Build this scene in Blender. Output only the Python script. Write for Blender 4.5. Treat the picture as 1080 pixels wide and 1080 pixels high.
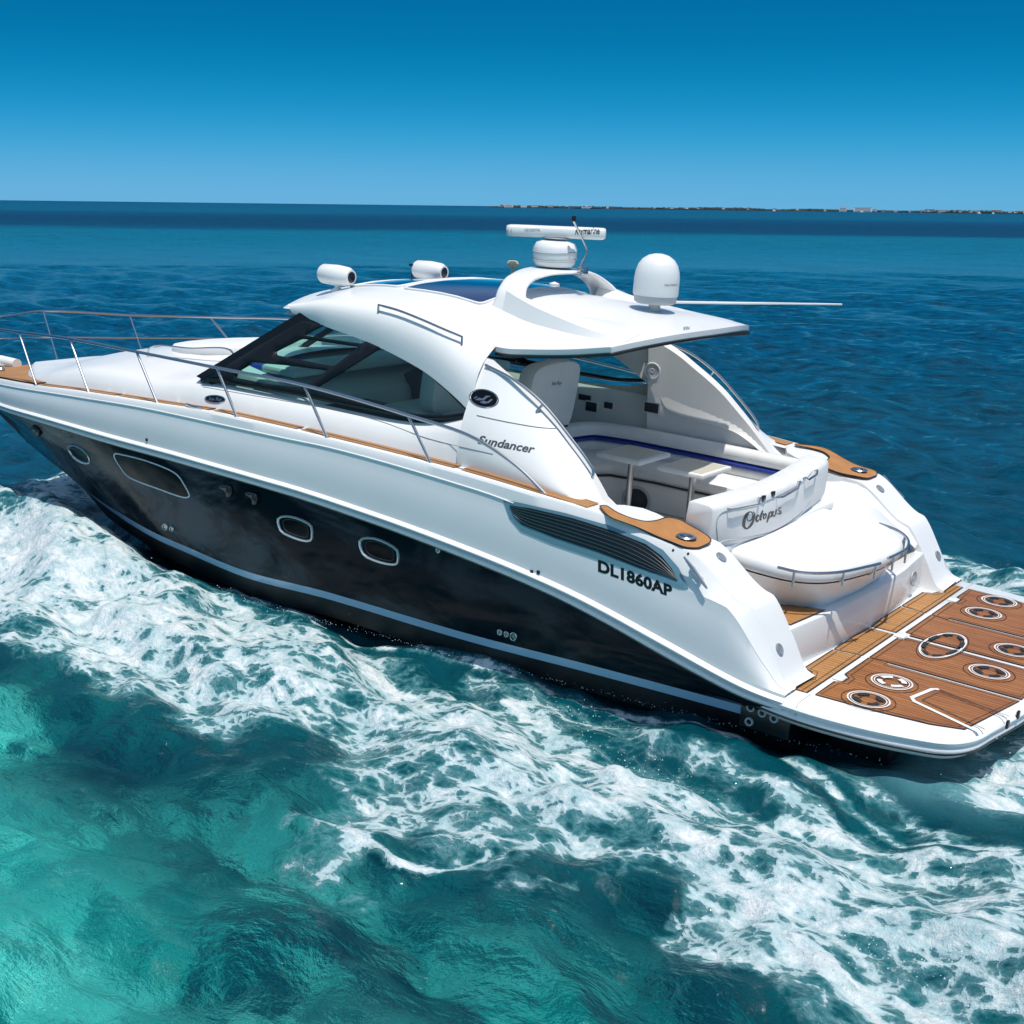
import bpy, bmesh, math, random
import numpy as np
from mathutils import Vector, Matrix
from mathutils.bvhtree import BVHTree
random.seed(7); rng = np.random.default_rng(7)
R = math.radians
scene = bpy.context.scene
for o in list(bpy.data.objects): bpy.data.objects.remove(o)
C = scene.collection

# ------------------------------------------------------------------ camera
CAM = np.array([3.8, -10.87, 3.98]); YAW = R(-36.06); PITCH = R(12.953); ROLL = R(0.69); FPX = 1402.0
TRIM = R(3.7); BOAT_Z = -0.05
fw = np.array([math.sin(YAW)*math.cos(PITCH), math.cos(YAW)*math.cos(PITCH), -math.sin(PITCH)])
rt = np.array([math.cos(YAW), -math.sin(YAW), 0.0]); up = np.cross(rt, fw)
r2 = math.cos(ROLL)*rt+math.sin(ROLL)*up; u2 = -math.sin(ROLL)*rt+math.cos(ROLL)*up
cd = bpy.data.cameras.new('camera'); cam = bpy.data.objects.new('camera', cd); C.objects.link(cam)
cd.sensor_width = 36; cd.lens = 36*FPX/1080; cd.clip_start = 0.1; cd.clip_end = 60000
M = Matrix.Identity(4)
for i in range(3):
    M[i][0] = r2[i]; M[i][1] = u2[i]; M[i][2] = -fw[i]; M[i][3] = CAM[i]
cam.matrix_world = M
scene.camera = cam

# ------------------------------------------------------------------ light
SUN = Vector((0.25, -0.16, 0.955)).normalized()
el = math.asin(SUN.z); az = math.atan2(SUN.x, SUN.y)
SKYTINT = (0.62, 0.95, 1.10, 1)
w = bpy.data.worlds.new('World'); scene.world = w; w.use_nodes = True
nt = w.node_tree; nt.nodes.clear()
sky = nt.nodes.new('ShaderNodeTexSky'); sky.sky_type = 'NISHITA'; sky.sun_disc = False
sky.sun_elevation = el; sky.sun_rotation = az; sky.air_density = 1.0; sky.dust_density = 0.0; sky.ozone_density = 4.0
tcw = nt.nodes.new('ShaderNodeTexCoord'); 
nrw = nt.nodes.new('ShaderNodeVectorMath'); nrw.operation = 'NORMALIZE'
spz = nt.nodes.new('ShaderNodeSeparateXYZ'); cbz = nt.nodes.new('ShaderNodeCombineXYZ'); nt.links.new(tcw.outputs['Generated'], spz.inputs[0])
mxz = nt.nodes.new('ShaderNodeMath'); mxz.operation = 'MAXIMUM'; mxz.inputs[1].default_value = 0; nt.links.new(spz.outputs[2], mxz.inputs[0])
sqz = nt.nodes.new('ShaderNodeMath'); sqz.operation = 'MULTIPLY'; nt.links.new(mxz.outputs[0], sqz.inputs[0]); nt.links.new(mxz.outputs[0], sqz.inputs[1])
faz = nt.nodes.new('ShaderNodeMath'); faz.operation = 'MULTIPLY_ADD'; faz.inputs[1].default_value = 23; faz.inputs[2].default_value = .125; nt.links.new(sqz.outputs[0], faz.inputs[0])
nt.links.new(spz.outputs[0], cbz.inputs[0]); nt.links.new(spz.outputs[1], cbz.inputs[1]); nt.links.new(faz.outputs[0], cbz.inputs[2]); nt.links.new(cbz.outputs[0], nrw.inputs[0])
nt.links.new(nrw.outputs[0], sky.inputs['Vector'])
gm = nt.nodes.new('ShaderNodeMix'); gm.data_type = 'RGBA'; gm.blend_type = 'MULTIPLY'; gm.inputs[0].default_value = 1
gm.inputs[7].default_value = SKYTINT
bg = nt.nodes.new('ShaderNodeBackground'); bg.inputs[1].default_value = 0.10
wo = nt.nodes.new('ShaderNodeOutputWorld')
hsw = nt.nodes.new('ShaderNodeHueSaturation'); hsw.inputs['Saturation'].default_value = 1.0
nt.links.new(sky.outputs[0], gm.inputs[6]); nt.links.new(gm.outputs[2], hsw.inputs['Color'])
sep = nt.nodes.new('ShaderNodeSeparateColor'); com = nt.nodes.new('ShaderNodeCombineColor'); nt.links.new(hsw.outputs[0], sep.inputs[0])
pr_ = nt.nodes.new('ShaderNodeMath'); pr_.operation = 'POWER'; pr_.inputs[1].default_value = 5.6
mg_ = nt.nodes.new('ShaderNodeMath'); mg_.operation = 'MULTIPLY'; mg_.inputs[1].default_value = .95; nt.links.new(sep.outputs[1], mg_.inputs[0])
dv_ = nt.nodes.new('ShaderNodeMath'); dv_.operation = 'DIVIDE'; dv_.inputs[1].default_value = 4.40; nt.links.new(mg_.outputs[0], dv_.inputs[0]); nt.links.new(dv_.outputs[0], pr_.inputs[0])
ml_ = nt.nodes.new('ShaderNodeMath'); ml_.operation = 'MULTIPLY'; ml_.inputs[1].default_value = 1.40; nt.links.new(pr_.outputs[0], ml_.inputs[0])
mn_ = nt.nodes.new('ShaderNodeMath'); mn_.operation = 'MINIMUM'; h5_ = nt.nodes.new('ShaderNodeMath'); h5_.operation = 'MULTIPLY'; h5_.inputs[1].default_value = .80; nt.links.new(sep.outputs[0], h5_.inputs[0]); nt.links.new(ml_.outputs[0], mn_.inputs[0]); nt.links.new(h5_.outputs[0], mn_.inputs[1])
nt.links.new(mn_.outputs[0], com.inputs[0]); nt.links.new(mg_.outputs[0], com.inputs[1]); nt.links.new(sep.outputs[2], com.inputs[2]); sk2 = nt.nodes.new('ShaderNodeTexSky'); sk2.sky_type = 'NISHITA'; sk2.sun_disc = False; sk2.sun_elevation = el; sk2.sun_rotation = az; sk2.air_density = 1.0; sk2.dust_density = 1.0; sk2.ozone_density = 1.5
spw = nt.nodes.new('ShaderNodeSeparateXYZ'); nt.links.new(tcw.outputs['Generated'], spw.inputs[0])
mrw = nt.nodes.new('ShaderNodeMapRange'); mrw.interpolation_type = 'SMOOTHSTEP'; mrw.inputs[1].default_value = .18; mrw.inputs[2].default_value = .45; nt.links.new(spw.outputs[2], mrw.inputs[0])
sc2 = nt.nodes.new('ShaderNodeVectorMath'); sc2.operation = 'MULTIPLY'; sc2.inputs[1].default_value = (1.25, 1.27, 1.20); nt.links.new(sk2.outputs[0], sc2.inputs[0])
mxw = nt.nodes.new('ShaderNodeMix'); mxw.data_type = 'RGBA'; nt.links.new(mrw.outputs[0], mxw.inputs[0]); nt.links.new(com.outputs[0], mxw.inputs[6]); nt.links.new(sc2.outputs[0], mxw.inputs[7]); nt.links.new(mxw.outputs[2], bg.inputs[0]); nt.links.new(bg.outputs[0], wo.inputs[0])
sd = bpy.data.lights.new('sun', 'SUN'); sd.energy = 4.0; sd.angle = R(0.53); sd.color = (1.0, 0.96, 0.9)
so = bpy.data.objects.new('sun', sd); C.objects.link(so)
so.rotation_euler = (-SUN).to_track_quat('-Z', 'Y').to_euler(); so.location = (0, 0, 30)
scene.view_settings.view_transform = 'Standard'; scene.view_settings.look = 'None'
scene.view_settings.exposure = 0.0; scene.view_settings.gamma = 1.0
scene.cycles.max_bounces = 8; scene.cycles.transparent_max_bounces = 12

# ------------------------------------------------------------------ materials
def mat(name, col, rough=0.4, metal=0.0, spec=0.5, coat=0.0, bump=None, vary=None, ior=None):
    m = bpy.data.materials.new(name); m.use_nodes = True
    n = m.node_tree; b = n.nodes['Principled BSDF']
    b.inputs['Base Color'].default_value = (*col, 1); b.inputs['Roughness'].default_value = rough
    b.inputs['Metallic'].default_value = metal; b.inputs['Specular IOR Level'].default_value = spec
    b.inputs['Coat Weight'].default_value = coat; b.inputs['Coat Roughness'].default_value = 0.04
    tc = n.nodes.new('ShaderNodeTexCoord')
    if vary:
        sc, amt = vary
        t = n.nodes.new('ShaderNodeTexNoise'); t.inputs['Scale'].default_value = sc; t.inputs['Detail'].default_value = 5
        n.links.new(tc.outputs['Object'], t.inputs['Vector'])
        mr = n.nodes.new('ShaderNodeMapRange'); mr.inputs[1].default_value = .3; mr.inputs[2].default_value = .7
        mr.inputs[3].default_value = 1-amt; mr.inputs[4].default_value = 1+amt*.3
        n.links.new(t.outputs[0], mr.inputs[0])
        mx = n.nodes.new('ShaderNodeVectorMath'); mx.operation = 'SCALE'; mx.inputs[0].default_value = col
        n.links.new(mr.outputs[0], mx.inputs['Scale']); n.links.new(mx.outputs[0], b.inputs['Base Color'])
        m2 = n.nodes.new('ShaderNodeMapRange'); m2.inputs[3].default_value = rough*.8; m2.inputs[4].default_value = rough*1.3
        n.links.new(t.outputs[0], m2.inputs[0]); n.links.new(m2.outputs[0], b.inputs['Roughness'])
    if bump:
        sc, st, ds = bump
        t = n.nodes.new('ShaderNodeTexNoise'); t.inputs['Scale'].default_value = sc; t.inputs['Detail'].default_value = 3
        n.links.new(tc.outputs['Object'], t.inputs['Vector'])
        bp_ = n.nodes.new('ShaderNodeBump'); bp_.inputs['Strength'].default_value = st; bp_.inputs['Distance'].default_value = ds
        n.links.new(t.outputs[0], bp_.inputs['Height']); n.links.new(bp_.outputs[0], b.inputs['Normal'])
    return m

def salt_reflection_haze(m):      # salt bloom plus cloudy reflection of the foam, painted into the hull colour
    n = m.node_tree; b = n.nodes['Principled BSDF']; L = n.links.new
    tc = n.nodes.new('ShaderNodeTexCoord'); mp = n.nodes.new('ShaderNodeMapping'); mp.inputs['Scale'].default_value = (.55, .8, 1.3); L(tc.outputs['Object'], mp.inputs[0])
    t = n.nodes.new('ShaderNodeTexNoise'); t.inputs['Scale'].default_value = 1.25; t.inputs['Detail'].default_value = 8; t.inputs['Roughness'].default_value = .62; t.inputs['Distortion'].default_value = .6; L(mp.outputs[0], t.inputs['Vector'])
    mr = n.nodes.new('ShaderNodeMapRange'); mr.interpolation_type = 'SMOOTHSTEP'; mr.inputs[1].default_value = .44; mr.inputs[2].default_value = .64; L(t.outputs[0], mr.inputs[0])
    sp = n.nodes.new('ShaderNodeSeparateXYZ'); L(tc.outputs['Object'], sp.inputs[0]); fx = n.nodes.new('ShaderNodeMapRange'); fx.inputs[1].default_value = -3; fx.inputs[2].default_value = -8; fx.inputs[3].default_value = .25; fx.inputs[4].default_value = 1; L(sp.outputs[0], fx.inputs[0])
    ml = n.nodes.new('ShaderNodeMath'); ml.operation = 'MULTIPLY'; L(mr.outputs[0], ml.inputs[0]); L(fx.outputs[0], ml.inputs[1])
    mx = n.nodes.new('ShaderNodeMix'); mx.data_type = 'RGBA'; mx.inputs[6].default_value = (.005, .009, .014, 1); mx.inputs[7].default_value = (.100, .112, .125, 1); L(ml.outputs[0], mx.inputs[0]); L(mx.outputs[2], b.inputs['Base Color'])
    r2_ = n.nodes.new('ShaderNodeMapRange'); r2_.inputs[3].default_value = .12; r2_.inputs[4].default_value = .45; L(ml.outputs[0], r2_.inputs[0]); L(r2_.outputs[0], b.inputs['Roughness'])
WHITE = mat('white_gelcoat', (0.80, 0.80, 0.79), 0.30, coat=0.22, vary=(1.4, .035), bump=(1.1, .12, .02))
NAVY = mat('navy_gelcoat', (0.006, 0.010, 0.016), 0.14, spec=.20, bump=(2.6, .2, .02))
NAVY.node_tree.nodes['Principled BSDF'].inputs['IOR'].default_value = 1.28
salt_reflection_haze(NAVY)
ANTIFOUL = mat('black_antifouling', (0.008, 0.009, 0.011), 0.45, vary=(6, .3))
STRIPE = mat('blue_boot_stripe', (0.33, 0.50, 0.66), 0.25, coat=.5)
STEEL = mat('stainless_steel', (0.50, 0.51, 0.53), 0.26, metal=1.0)
BLACK = mat('black_trim', (0.012, 0.013, 0.015), 0.3)
FRIT = mat('black_window_frame', (0.006, 0.008, 0.010), 0.22, spec=.3)
RUBBER = mat('black_rubber', (0.02, 0.02, 0.02), 0.6)
VINYL = mat('white_vinyl', (0.74, 0.74, 0.73), 0.5, vary=(9, .05), bump=(14, .12, .01))
BLUEV = mat('blue_vinyl', (0.01, 0.035, 0.32), 0.4)
GREYF = mat('grey_liner', (0.70, 0.69, 0.67), 0.55)
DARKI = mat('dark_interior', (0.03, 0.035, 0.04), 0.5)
TEALI = mat('pale_green_dashboard', (0.70, 0.80, 0.76), 0.5)
CREAM = mat('cream_table_top', (0.58, 0.54, 0.44), 0.35)
VENTB = mat('tinted_vent_trim', (0.13, 0.25, 0.31), 0.18, coat=.6)
DOMEG = mat('grey_plastic', (0.42, 0.44, 0.46), 0.45)
YEL = mat('aged_cream_plastic', (0.62, 0.52, 0.32), 0.5)
INK = mat('black_lettering', (0.006, 0.006, 0.007), 0.35)
INKG = mat('grey_lettering', (0.10, 0.11, 0.12), 0.3, metal=.4)
SUNBLUE = mat('blue_roof_glass', (0.004, 0.022, 0.10), 0.05, coat=1.0)
CUSH = mat('sunpad_vinyl', (0.80, 0.80, 0.79), 0.45, bump=(5, .2, .02))

def teak(name, c1, c2, axis=1, pitch=.048, rough=.55):
    m = bpy.data.materials.new(name); m.use_nodes = True; n = m.node_tree; b = n.nodes['Principled BSDF']; L = n.links.new
    tc = n.nodes.new('ShaderNodeTexCoord'); sp = n.nodes.new('ShaderNodeSeparateXYZ'); L(tc.outputs['Object'], sp.inputs[0])
    d = n.nodes.new('ShaderNodeMath'); d.operation = 'DIVIDE'; d.inputs[1].default_value = pitch; L(sp.outputs[axis], d.inputs[0])
    fr = n.nodes.new('ShaderNodeMath'); fr.operation = 'FRACT'; L(d.outputs[0], fr.inputs[0])
    lt = n.nodes.new('ShaderNodeMath'); lt.operation = 'LESS_THAN'; lt.inputs[1].default_value = .11; L(fr.outputs[0], lt.inputs[0])
    fl = n.nodes.new('ShaderNodeMath'); fl.operation = 'FLOOR'; L(d.outputs[0], fl.inputs[0])
    wn = n.nodes.new('ShaderNodeTexWhiteNoise'); wn.noise_dimensions = '1D'; L(fl.outputs[0], wn.inputs['W'])
    mp = n.nodes.new('ShaderNodeMapping'); mp.inputs['Scale'].default_value = (1.5, 14, 14) if axis == 1 else (14, 1.5, 14); L(tc.outputs['Object'], mp.inputs[0])
    ns = n.nodes.new('ShaderNodeTexNoise'); ns.inputs['Scale'].default_value = 3; ns.inputs['Detail'].default_value = 6; L(mp.outputs[0], ns.inputs['Vector'])
    nl = n.nodes.new('ShaderNodeTexNoise'); nl.inputs['Scale'].default_value = 1.6; nl.inputs['Detail'].default_value = 4; L(tc.outputs['Object'], nl.inputs['Vector'])
    a = n.nodes.new('ShaderNodeMath'); a.operation = 'ADD'; L(ns.outputs[0], a.inputs[0]); L(nl.outputs[0], a.inputs[1])
    a2 = n.nodes.new('ShaderNodeMath'); a2.operation = 'MULTIPLY_ADD'; L(wn.outputs[0], a2.inputs[0]); a2.inputs[1].default_value = .25; L(a.outputs[0], a2.inputs[2])
    mr = n.nodes.new('ShaderNodeMapRange'); mr.inputs[1].default_value = .7; mr.inputs[2].default_value = 1.5; L(a2.outputs[0], mr.inputs[0])
    mx = n.nodes.new('ShaderNodeMix'); mx.data_type = 'RGBA'; mx.inputs[6].default_value = (*c1, 1); mx.inputs[7].default_value = (*c2, 1); L(mr.outputs[0], mx.inputs[0])
    m2 = n.nodes.new('ShaderNodeMix'); m2.data_type = 'RGBA'; L(lt.outputs[0], m2.inputs[0]); L(mx.outputs[2], m2.inputs[6]); m2.inputs[7].default_value = (c1[0]*.22, c1[1]*.2, c1[2]*.25, 1)
    L(m2.outputs[2], b.inputs['Base Color']); b.inputs['Roughness'].default_value = rough
    b.inputs['Specular IOR Level'].default_value = .35
    return m
TEAK = teak('dry_teak', (0.33, 0.155, 0.05), (0.50, 0.25, 0.09))
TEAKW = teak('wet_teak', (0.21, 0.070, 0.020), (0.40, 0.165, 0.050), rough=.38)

def glassy(name, tint, gl=.6, rough=.02):
    m = bpy.data.materials.new(name); m.use_nodes = True; n = m.node_tree; n.nodes.clear(); L = n.links.new
    o = n.nodes.new('ShaderNodeOutputMaterial'); t = n.nodes.new('ShaderNodeBsdfTransparent'); t.inputs[0].default_value = (*tint, 1)
    g = n.nodes.new('ShaderNodeBsdfGlossy'); g.inputs['Roughness'].default_value = rough; g.inputs[0].default_value = (gl, gl, gl, 1)
    lw = n.nodes.new('ShaderNodeLayerWeight'); lw.inputs[0].default_value = .5
    p5 = n.nodes.new('ShaderNodeMath'); p5.operation = 'POWER'; p5.inputs[1].default_value = 4.5; L(lw.outputs['Facing'], p5.inputs[0])
    f = n.nodes.new('ShaderNodeMath'); f.operation = 'MULTIPLY_ADD'; f.inputs[1].default_value = .85; f.inputs[2].default_value = .05; L(p5.outputs[0], f.inputs[0])
    mx = n.nodes.new('ShaderNodeMixShader'); L(f.outputs[0], mx.inputs[0]); L(t.outputs[0], mx.inputs[1]); L(g.outputs[0], mx.inputs[2]); L(mx.outputs[0], o.inputs[0])
    return m
GLASS = glassy('tinted_window_glass', (0.60, 0.84, 0.80), gl=.7)
GLASSD = glassy('dark_window_glass', (0.55, 0.78, 0.74))
PORTG = mat('dark_port_glass', (0.006, 0.007, 0.009), .12, spec=.22)
PORTG.node_tree.nodes['Principled BSDF'].inputs['IOR'].default_value = 1.3

# ------------------------------------------------------------------ helpers
def link(o, parent=None):
    C.objects.link(o)
    if parent is not None: o.parent = parent
    return o
class MB:
    def __init__(s): s.v = []; s.f = []
    def add(s, v, f):
        n = len(s.v); s.v += [tuple(map(float, p)) for p in v]; s.f += [tuple(i+n for i in q) for q in f]
        return s
    def mirror(s):
        n = len(s.v); s.v += [(x, -y, z) for x, y, z in s.v[:n]]; s.f += [tuple(i+n for i in reversed(q)) for q in list(s.f)]
        return s
    def build(s, name, m, parent=None, smooth=True, merge=0.0, ang=35, bevel=0, bseg=2, thick=0):
        me = bpy.data.meshes.new(name); me.from_pydata(s.v, [], s.f); me.update()
        bm = bmesh.new(); bm.from_mesh(me)
        if merge: bmesh.ops.remove_doubles(bm, verts=bm.verts, dist=merge)
        bmesh.ops.recalc_face_normals(bm, faces=bm.faces)
        if bevel:
            es = [e for e in bm.edges if len(e.link_faces) == 2 and e.calc_face_angle() > R(28)]
            bmesh.ops.bevel(bm, geom=es, offset=bevel, segments=bseg, profile=.5, affect='EDGES', clamp_overlap=True)
        if smooth:
            for f in bm.faces: f.smooth = True
            for e in bm.edges:
                if len(e.link_faces) == 2 and e.calc_face_angle() > R(ang): e.smooth = False
        bm.to_mesh(me); bm.free()
        ms = m if isinstance(m, (list, tuple)) else [m]
        for k in ms: me.materials.append(k)
        o = bpy.data.objects.new(name, me)
        if thick:
            md = o.modifiers.new('solid', 'SOLIDIFY'); md.thickness = thick; md.offset = 0
        return link(o, parent)
def grid(rows, closed=False):
    rows = [np.asarray(r, float) for r in rows]; n = len(rows[0]); v = [tuple(p) for r in rows for p in r]; f = []
    for i in range(len(rows)-1):
        for j in range(n if closed else n-1):
            a = i*n+j; b_ = i*n+(j+1) % n
            f.append((a, b_, b_+n, a+n))
    return v, f
def cr(pts, n, closed=False):
    P = np.asarray(pts, float); k = len(P)
    if closed: Q = np.vstack([P[-1], P, P[0], P[1]]); seg = k
    else: Q = np.vstack([2*P[0]-P[1], P, 2*P[-1]-P[-2]]); seg = k-1
    d = np.linalg.norm(np.diff(Q, axis=0), axis=1); d = np.maximum(d, 1e-6)**.5
    out = []
    L = d[1:1+seg]; cum = np.concatenate([[0], np.cumsum(L)])
    for t in np.linspace(0, cum[-1], n, endpoint=not closed):
        i = min(np.searchsorted(cum, t, side='right')-1, seg-1); i = max(i, 0)
        p0, p1, p2, p3 = Q[i:i+4]; t0 = 0; t1 = d[i]; t2 = t1+d[i+1]; t3 = t2+d[min(i+2, len(d)-1)]
        s = t1+(t-cum[i])
        A1 = (t1-s)/(t1-t0)*p0+(s-t0)/(t1-t0)*p1; A2 = (t2-s)/(t2-t1)*p1+(s-t1)/(t2-t1)*p2; A3 = (t3-s)/(t3-t2)*p2+(s-t2)/(t3-t2)*p3
        B1 = (t2-s)/(t2-t0)*A1+(s-t0)/(t2-t0)*A2; B2 = (t3-s)/(t3-t1)*A2+(s-t1)/(t3-t1)*A3
        out.append((t2-s)/(t2-t1)*B1+(s-t1)/(t2-t1)*B2)
    return np.array(out)
def tube(mb, pts, r, n=8, closed=False, flat=None, cap=True):
    P = [Vector(p) for p in pts]; k = len(P); rr = r if hasattr(r, '__len__') else [r]*k
    T = []
    for i in range(k):
        a = P[(i-1) % k] if (closed or i > 0) else P[0]; b_ = P[(i+1) % k] if (closed or i < k-1) else P[-1]
        t = (b_-a); T.append(t.normalized() if t.length > 1e-9 else Vector((1, 0, 0)))
    ref = Vector((0, 0, 1)) if abs(T[0].z) < .9 else Vector((0, 1, 0))
    N = (ref-T[0]*ref.dot(T[0])).normalized(); rows = []
    for i in range(k):
        N = (N-T[i]*N.dot(T[i])).normalized(); B_ = T[i].cross(N)
        rows.append([tuple(P[i]+(N*math.cos(2*math.pi*j/n)*(flat or 1)+B_*math.sin(2*math.pi*j/n))*rr[i]) for j in range(n)])
    if closed: rows.append(rows[0])
    v, f = grid(rows, True)
    if cap and not closed:
        f.append(tuple(reversed(range(n)))); f.append(tuple((k-1)*n+j for j in range(n)))
    mb.add(v, f); return mb
def box(mb, c, s, rz=0, ry=0):
    c = Vector(c); m = Matrix.Rotation(rz, 3, 'Z') @ Matrix.Rotation(ry, 3, 'Y')
    v = [tuple(c+m @ Vector((sx*s[0]/2, sy*s[1]/2, sz*s[2]/2))) for sx in (-1, 1) for sy in (-1, 1) for sz in (-1, 1)]
    mb.add(v, [(0, 1, 3, 2), (4, 6, 7, 5), (0, 4, 5, 1), (2, 3, 7, 6), (0, 2, 6, 4), (1, 5, 7, 3)]); return mb
def prism(mb, poly, z0, z1):
    """poly in xy; z0/z1 numbers or functions of (x, y)"""
    f0 = z0 if callable(z0) else (lambda x, y: z0); f1 = z1 if callable(z1) else (lambda x, y: z1)
    n = len(poly); v = [(x, y, f0(x, y)) for x, y in poly]+[(x, y, f1(x, y)) for x, y in poly]
    mb.add(v, [tuple(reversed(range(n))), tuple(range(n, 2*n))]+[(i, (i+1) % n, n+(i+1) % n, n+i) for i in range(n)]); return mb
def lathe(mb, prof, c=(0, 0, 0), n=32, axis='z', rot=None):
    rows = []
    for r_, z in prof:
        rows.append([(r_*math.cos(2*math.pi*j/n), r_*math.sin(2*math.pi*j/n), z) for j in range(n)])
    v, f = grid(rows, True); m = rot if rot is not None else Matrix.Identity(3); c = Vector(c)
    mb.add([tuple(c+m @ Vector(p)) for p in v], f); return mb
def chaikin(P, k=2):
    P = [np.asarray(p, float) for p in P]
    for _ in range(k):
        Q = []
        for i in range(len(P)):
            a, b_ = P[i], P[(i+1) % len(P)]; Q += [a*.75+b_*.25, a*.25+b_*.75]
        P = Q
    return P
def roundc(P, r_=.03, n=4):
    P = [np.asarray(p, float) for p in P]; Q = []
    for i in range(len(P)):
        p = P[i]; a = P[i-1]-p; b_ = P[(i+1) % len(P)]-p; la, lb = np.linalg.norm(a), np.linalg.norm(b_); k = min(r_, la*.4, lb*.4); A_ = p+a/la*k; B_ = p+b_/lb*k
        for t in np.linspace(0, 1, n): Q.append(A_*(1-t)**2+2*p*t*(1-t)+B_*t*t)
    return Q
def hf(xs, ys):
    xs = np.asarray(xs, float); ys = np.asarray(ys, float)
    if xs[0] > xs[-1]: xs = xs[::-1]; ys = ys[::-1]
    d = np.diff(ys)/np.diff(xs); m = np.zeros(len(xs)); m[0] = d[0]; m[-1] = d[-1]
    for i in range(1, len(xs)-1): m[i] = 0 if d[i-1]*d[i] <= 0 else 2*d[i-1]*d[i]/(d[i-1]+d[i])
    def f(x):
        x = min(max(x, xs[0]), xs[-1]); i = min(max(int(np.searchsorted(xs, x)-1), 0), len(xs)-2)
        h = xs[i+1]-xs[i]; t = (x-xs[i])/h
        return float((2*t**3-3*t**2+1)*ys[i]+(t**3-2*t**2+t)*h*m[i]+(-2*t**3+3*t**2)*ys[i+1]+(t**3-t**2)*h*m[i+1])
    return f
# a point measured on the photograph turned into a 3D point on a known plane or surface of the boat
ct, st = math.cos(TRIM), math.sin(TRIM)
def b2w(P): return np.array([P[0]*ct+P[2]*st, P[1], -P[0]*st+P[2]*ct+BOAT_Z])
def w2b(D, pt=True):
    z = D[2]-(BOAT_Z if pt else 0); return np.array([D[0]*ct-z*st, D[1], D[0]*st+z*ct])
OB = w2b(CAM)
def ray(u, v):
    d = fw+(u-540)/FPX*r2-(v-540)/FPX*u2; d = w2b(d, False); return d/np.linalg.norm(d)
def at(u, v, y=None, z=None, x=None):
    d = ray(u, v); k, val = (0, x) if x is not None else ((1, y) if y is not None else (2, z))
    if callable(val):
        P = at(u, v, y=-1.8)
        for _ in range(40): P = at(u, v, y=val(P[0]))
        return P
    return OB+d*(val-OB[k])/d[k]
def bvh(*objs):
    bm = bmesh.new()
    for o in objs:
        b2 = bmesh.new(); b2.from_mesh(o.data); bmesh.ops.triangulate(b2, faces=b2.faces); b2.to_mesh(o.data); b2.free(); bm.from_mesh(o.data)
    t = BVHTree.FromBMesh(bm); bm.free(); return t
def on(tree, u, v, off=.004):
    d = Vector(ray(u, v)); h = tree.ray_cast(Vector(OB), d)
    if h[0] is None: return None
    n = h[1]
    if n.dot(d) > 0: n = -n
    return np.array(h[0]+n*off)

# ================================================================== THE YACHT
yacht = bpy.data.objects.new('motor_yacht', None); C.objects.link(yacht)
yacht.location = (0, 0, BOAT_Z); yacht.rotation_euler = (0, TRIM, 0)
yacht['label'] = 'white and navy motor yacht with hardtop and teak swim platform speeding through the wake'
yacht['category'] = 'motor yacht'
def bh(x):
    t = min(max((-x-5)/8.8, 0), 1); return 2.1*(1-t**3)
# --- longitudinal hull lines: (bow x, half-breadth(x), height(x))
SS = np.concatenate([np.linspace(0, .075, 44), .075+.925*(1-(1-np.linspace(0, 1, 117)[1:])**1.2)]); NS = len(SS)
def line(xs, xb, hfun, zfun):
    out = []
    for s in SS:
        x = xs+(xb-xs)*s; out.append((x, -max(hfun(x), 0.0), zfun(x)))
    out[-1] = (xb, 0.0, out[-1][2]); return out
def taper(x, x0, xb, p=2.0):       # 1 aft of x0, 0 at xb
    t = min(max((x0-x)/(x0-xb), 0), 1); return 1-t**p
XT = -0.10
zrub = hf([-13.8, -12.5, -11, -9.4, -8.4, -6.75, -5.4, -4.2, -3.06, -2.25, -1.7, -1.14, -.79, -.37, 0], [.50, .66, .80, .92, .955, .99, .98, .93, .84, .75, .65, .52, .445, .37, .34])
zrubt = hf([-13.8, -12.5, -11, -9.4, -8.4, -6.75, -5.4, -4.2, -3.06, -2.06, -1.14, -.63, -.3, 0], [.62, .77, .905, 1.04, 1.085, 1.12, 1.115, 1.07, .99, .875, .69, .57, .50, .46])
zcre = hf([-13.8, -11.05, -8.8, -7.3, -5.4, -4.8, -3.1, -2.4, -1.9, -1.5, -1.2, -1.0, -.66, -.60, -.30, -.15, 0], [.74, 1.10, 1.35, 1.46, 1.51, 1.525, 1.47, 1.40, 1.33, 1.24, 1.13, 1.09, 1.04, 1.0, .64, .488, .47])
zdeck = hf([-13.8, -12.5, -11.1, -10, -8.7, -7.4, -6.2, -4.9, -3.66, -2.4, -1.7, -1.3, -1.06, -1.0, -.66, -.60, -.53, -.48, -.32, -.15, 0], [.80, .95, 1.145, 1.275, 1.42, 1.52, 1.59, 1.60, 1.59, 1.54, 1.49, 1.40, 1.37, 1.345, 1.10, 1.07, 1.05, 1.0, .76, .505, .475])
aftround = lambda x: -.10*max(0, (x+.7)/.6)**2
hrub = lambda x: bh(x)-.02+aftround(x)*.5
hrubt = lambda x: bh(x)+aftround(x)*.5
hcre = lambda x: bh(x)-.03+aftround(x)*1.2
hdk = lambda x: max(bh(x)-float(np.interp(x, [-2.6, -1.9, -1.0, -.5, 0], [.055, .09, .13, .16, .15])), 0)+aftround(x)*.9
zst = hf([-12.8, -11.5, -9.2, -8.3, -7.2, -6.2, -4.9, -3.3, -1.8, -.5, 0], [-.02, -.03, .0, .0, -.0, -.02, .06, .10, .18, .235, .25])
hst = hf([-12.75, -12.2, -11.5, -10.5, -9.5, -8.5, -7.5, -6.2, -4.9, -3, 0], [0, .22, .48, .86, 1.25, 1.55, 1.78, 1.90, 1.94, 1.95, 1.93])
zsb = lambda x: zst(x)-.085*min(max((x+10.6)/2.2, .02), 1)
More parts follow.
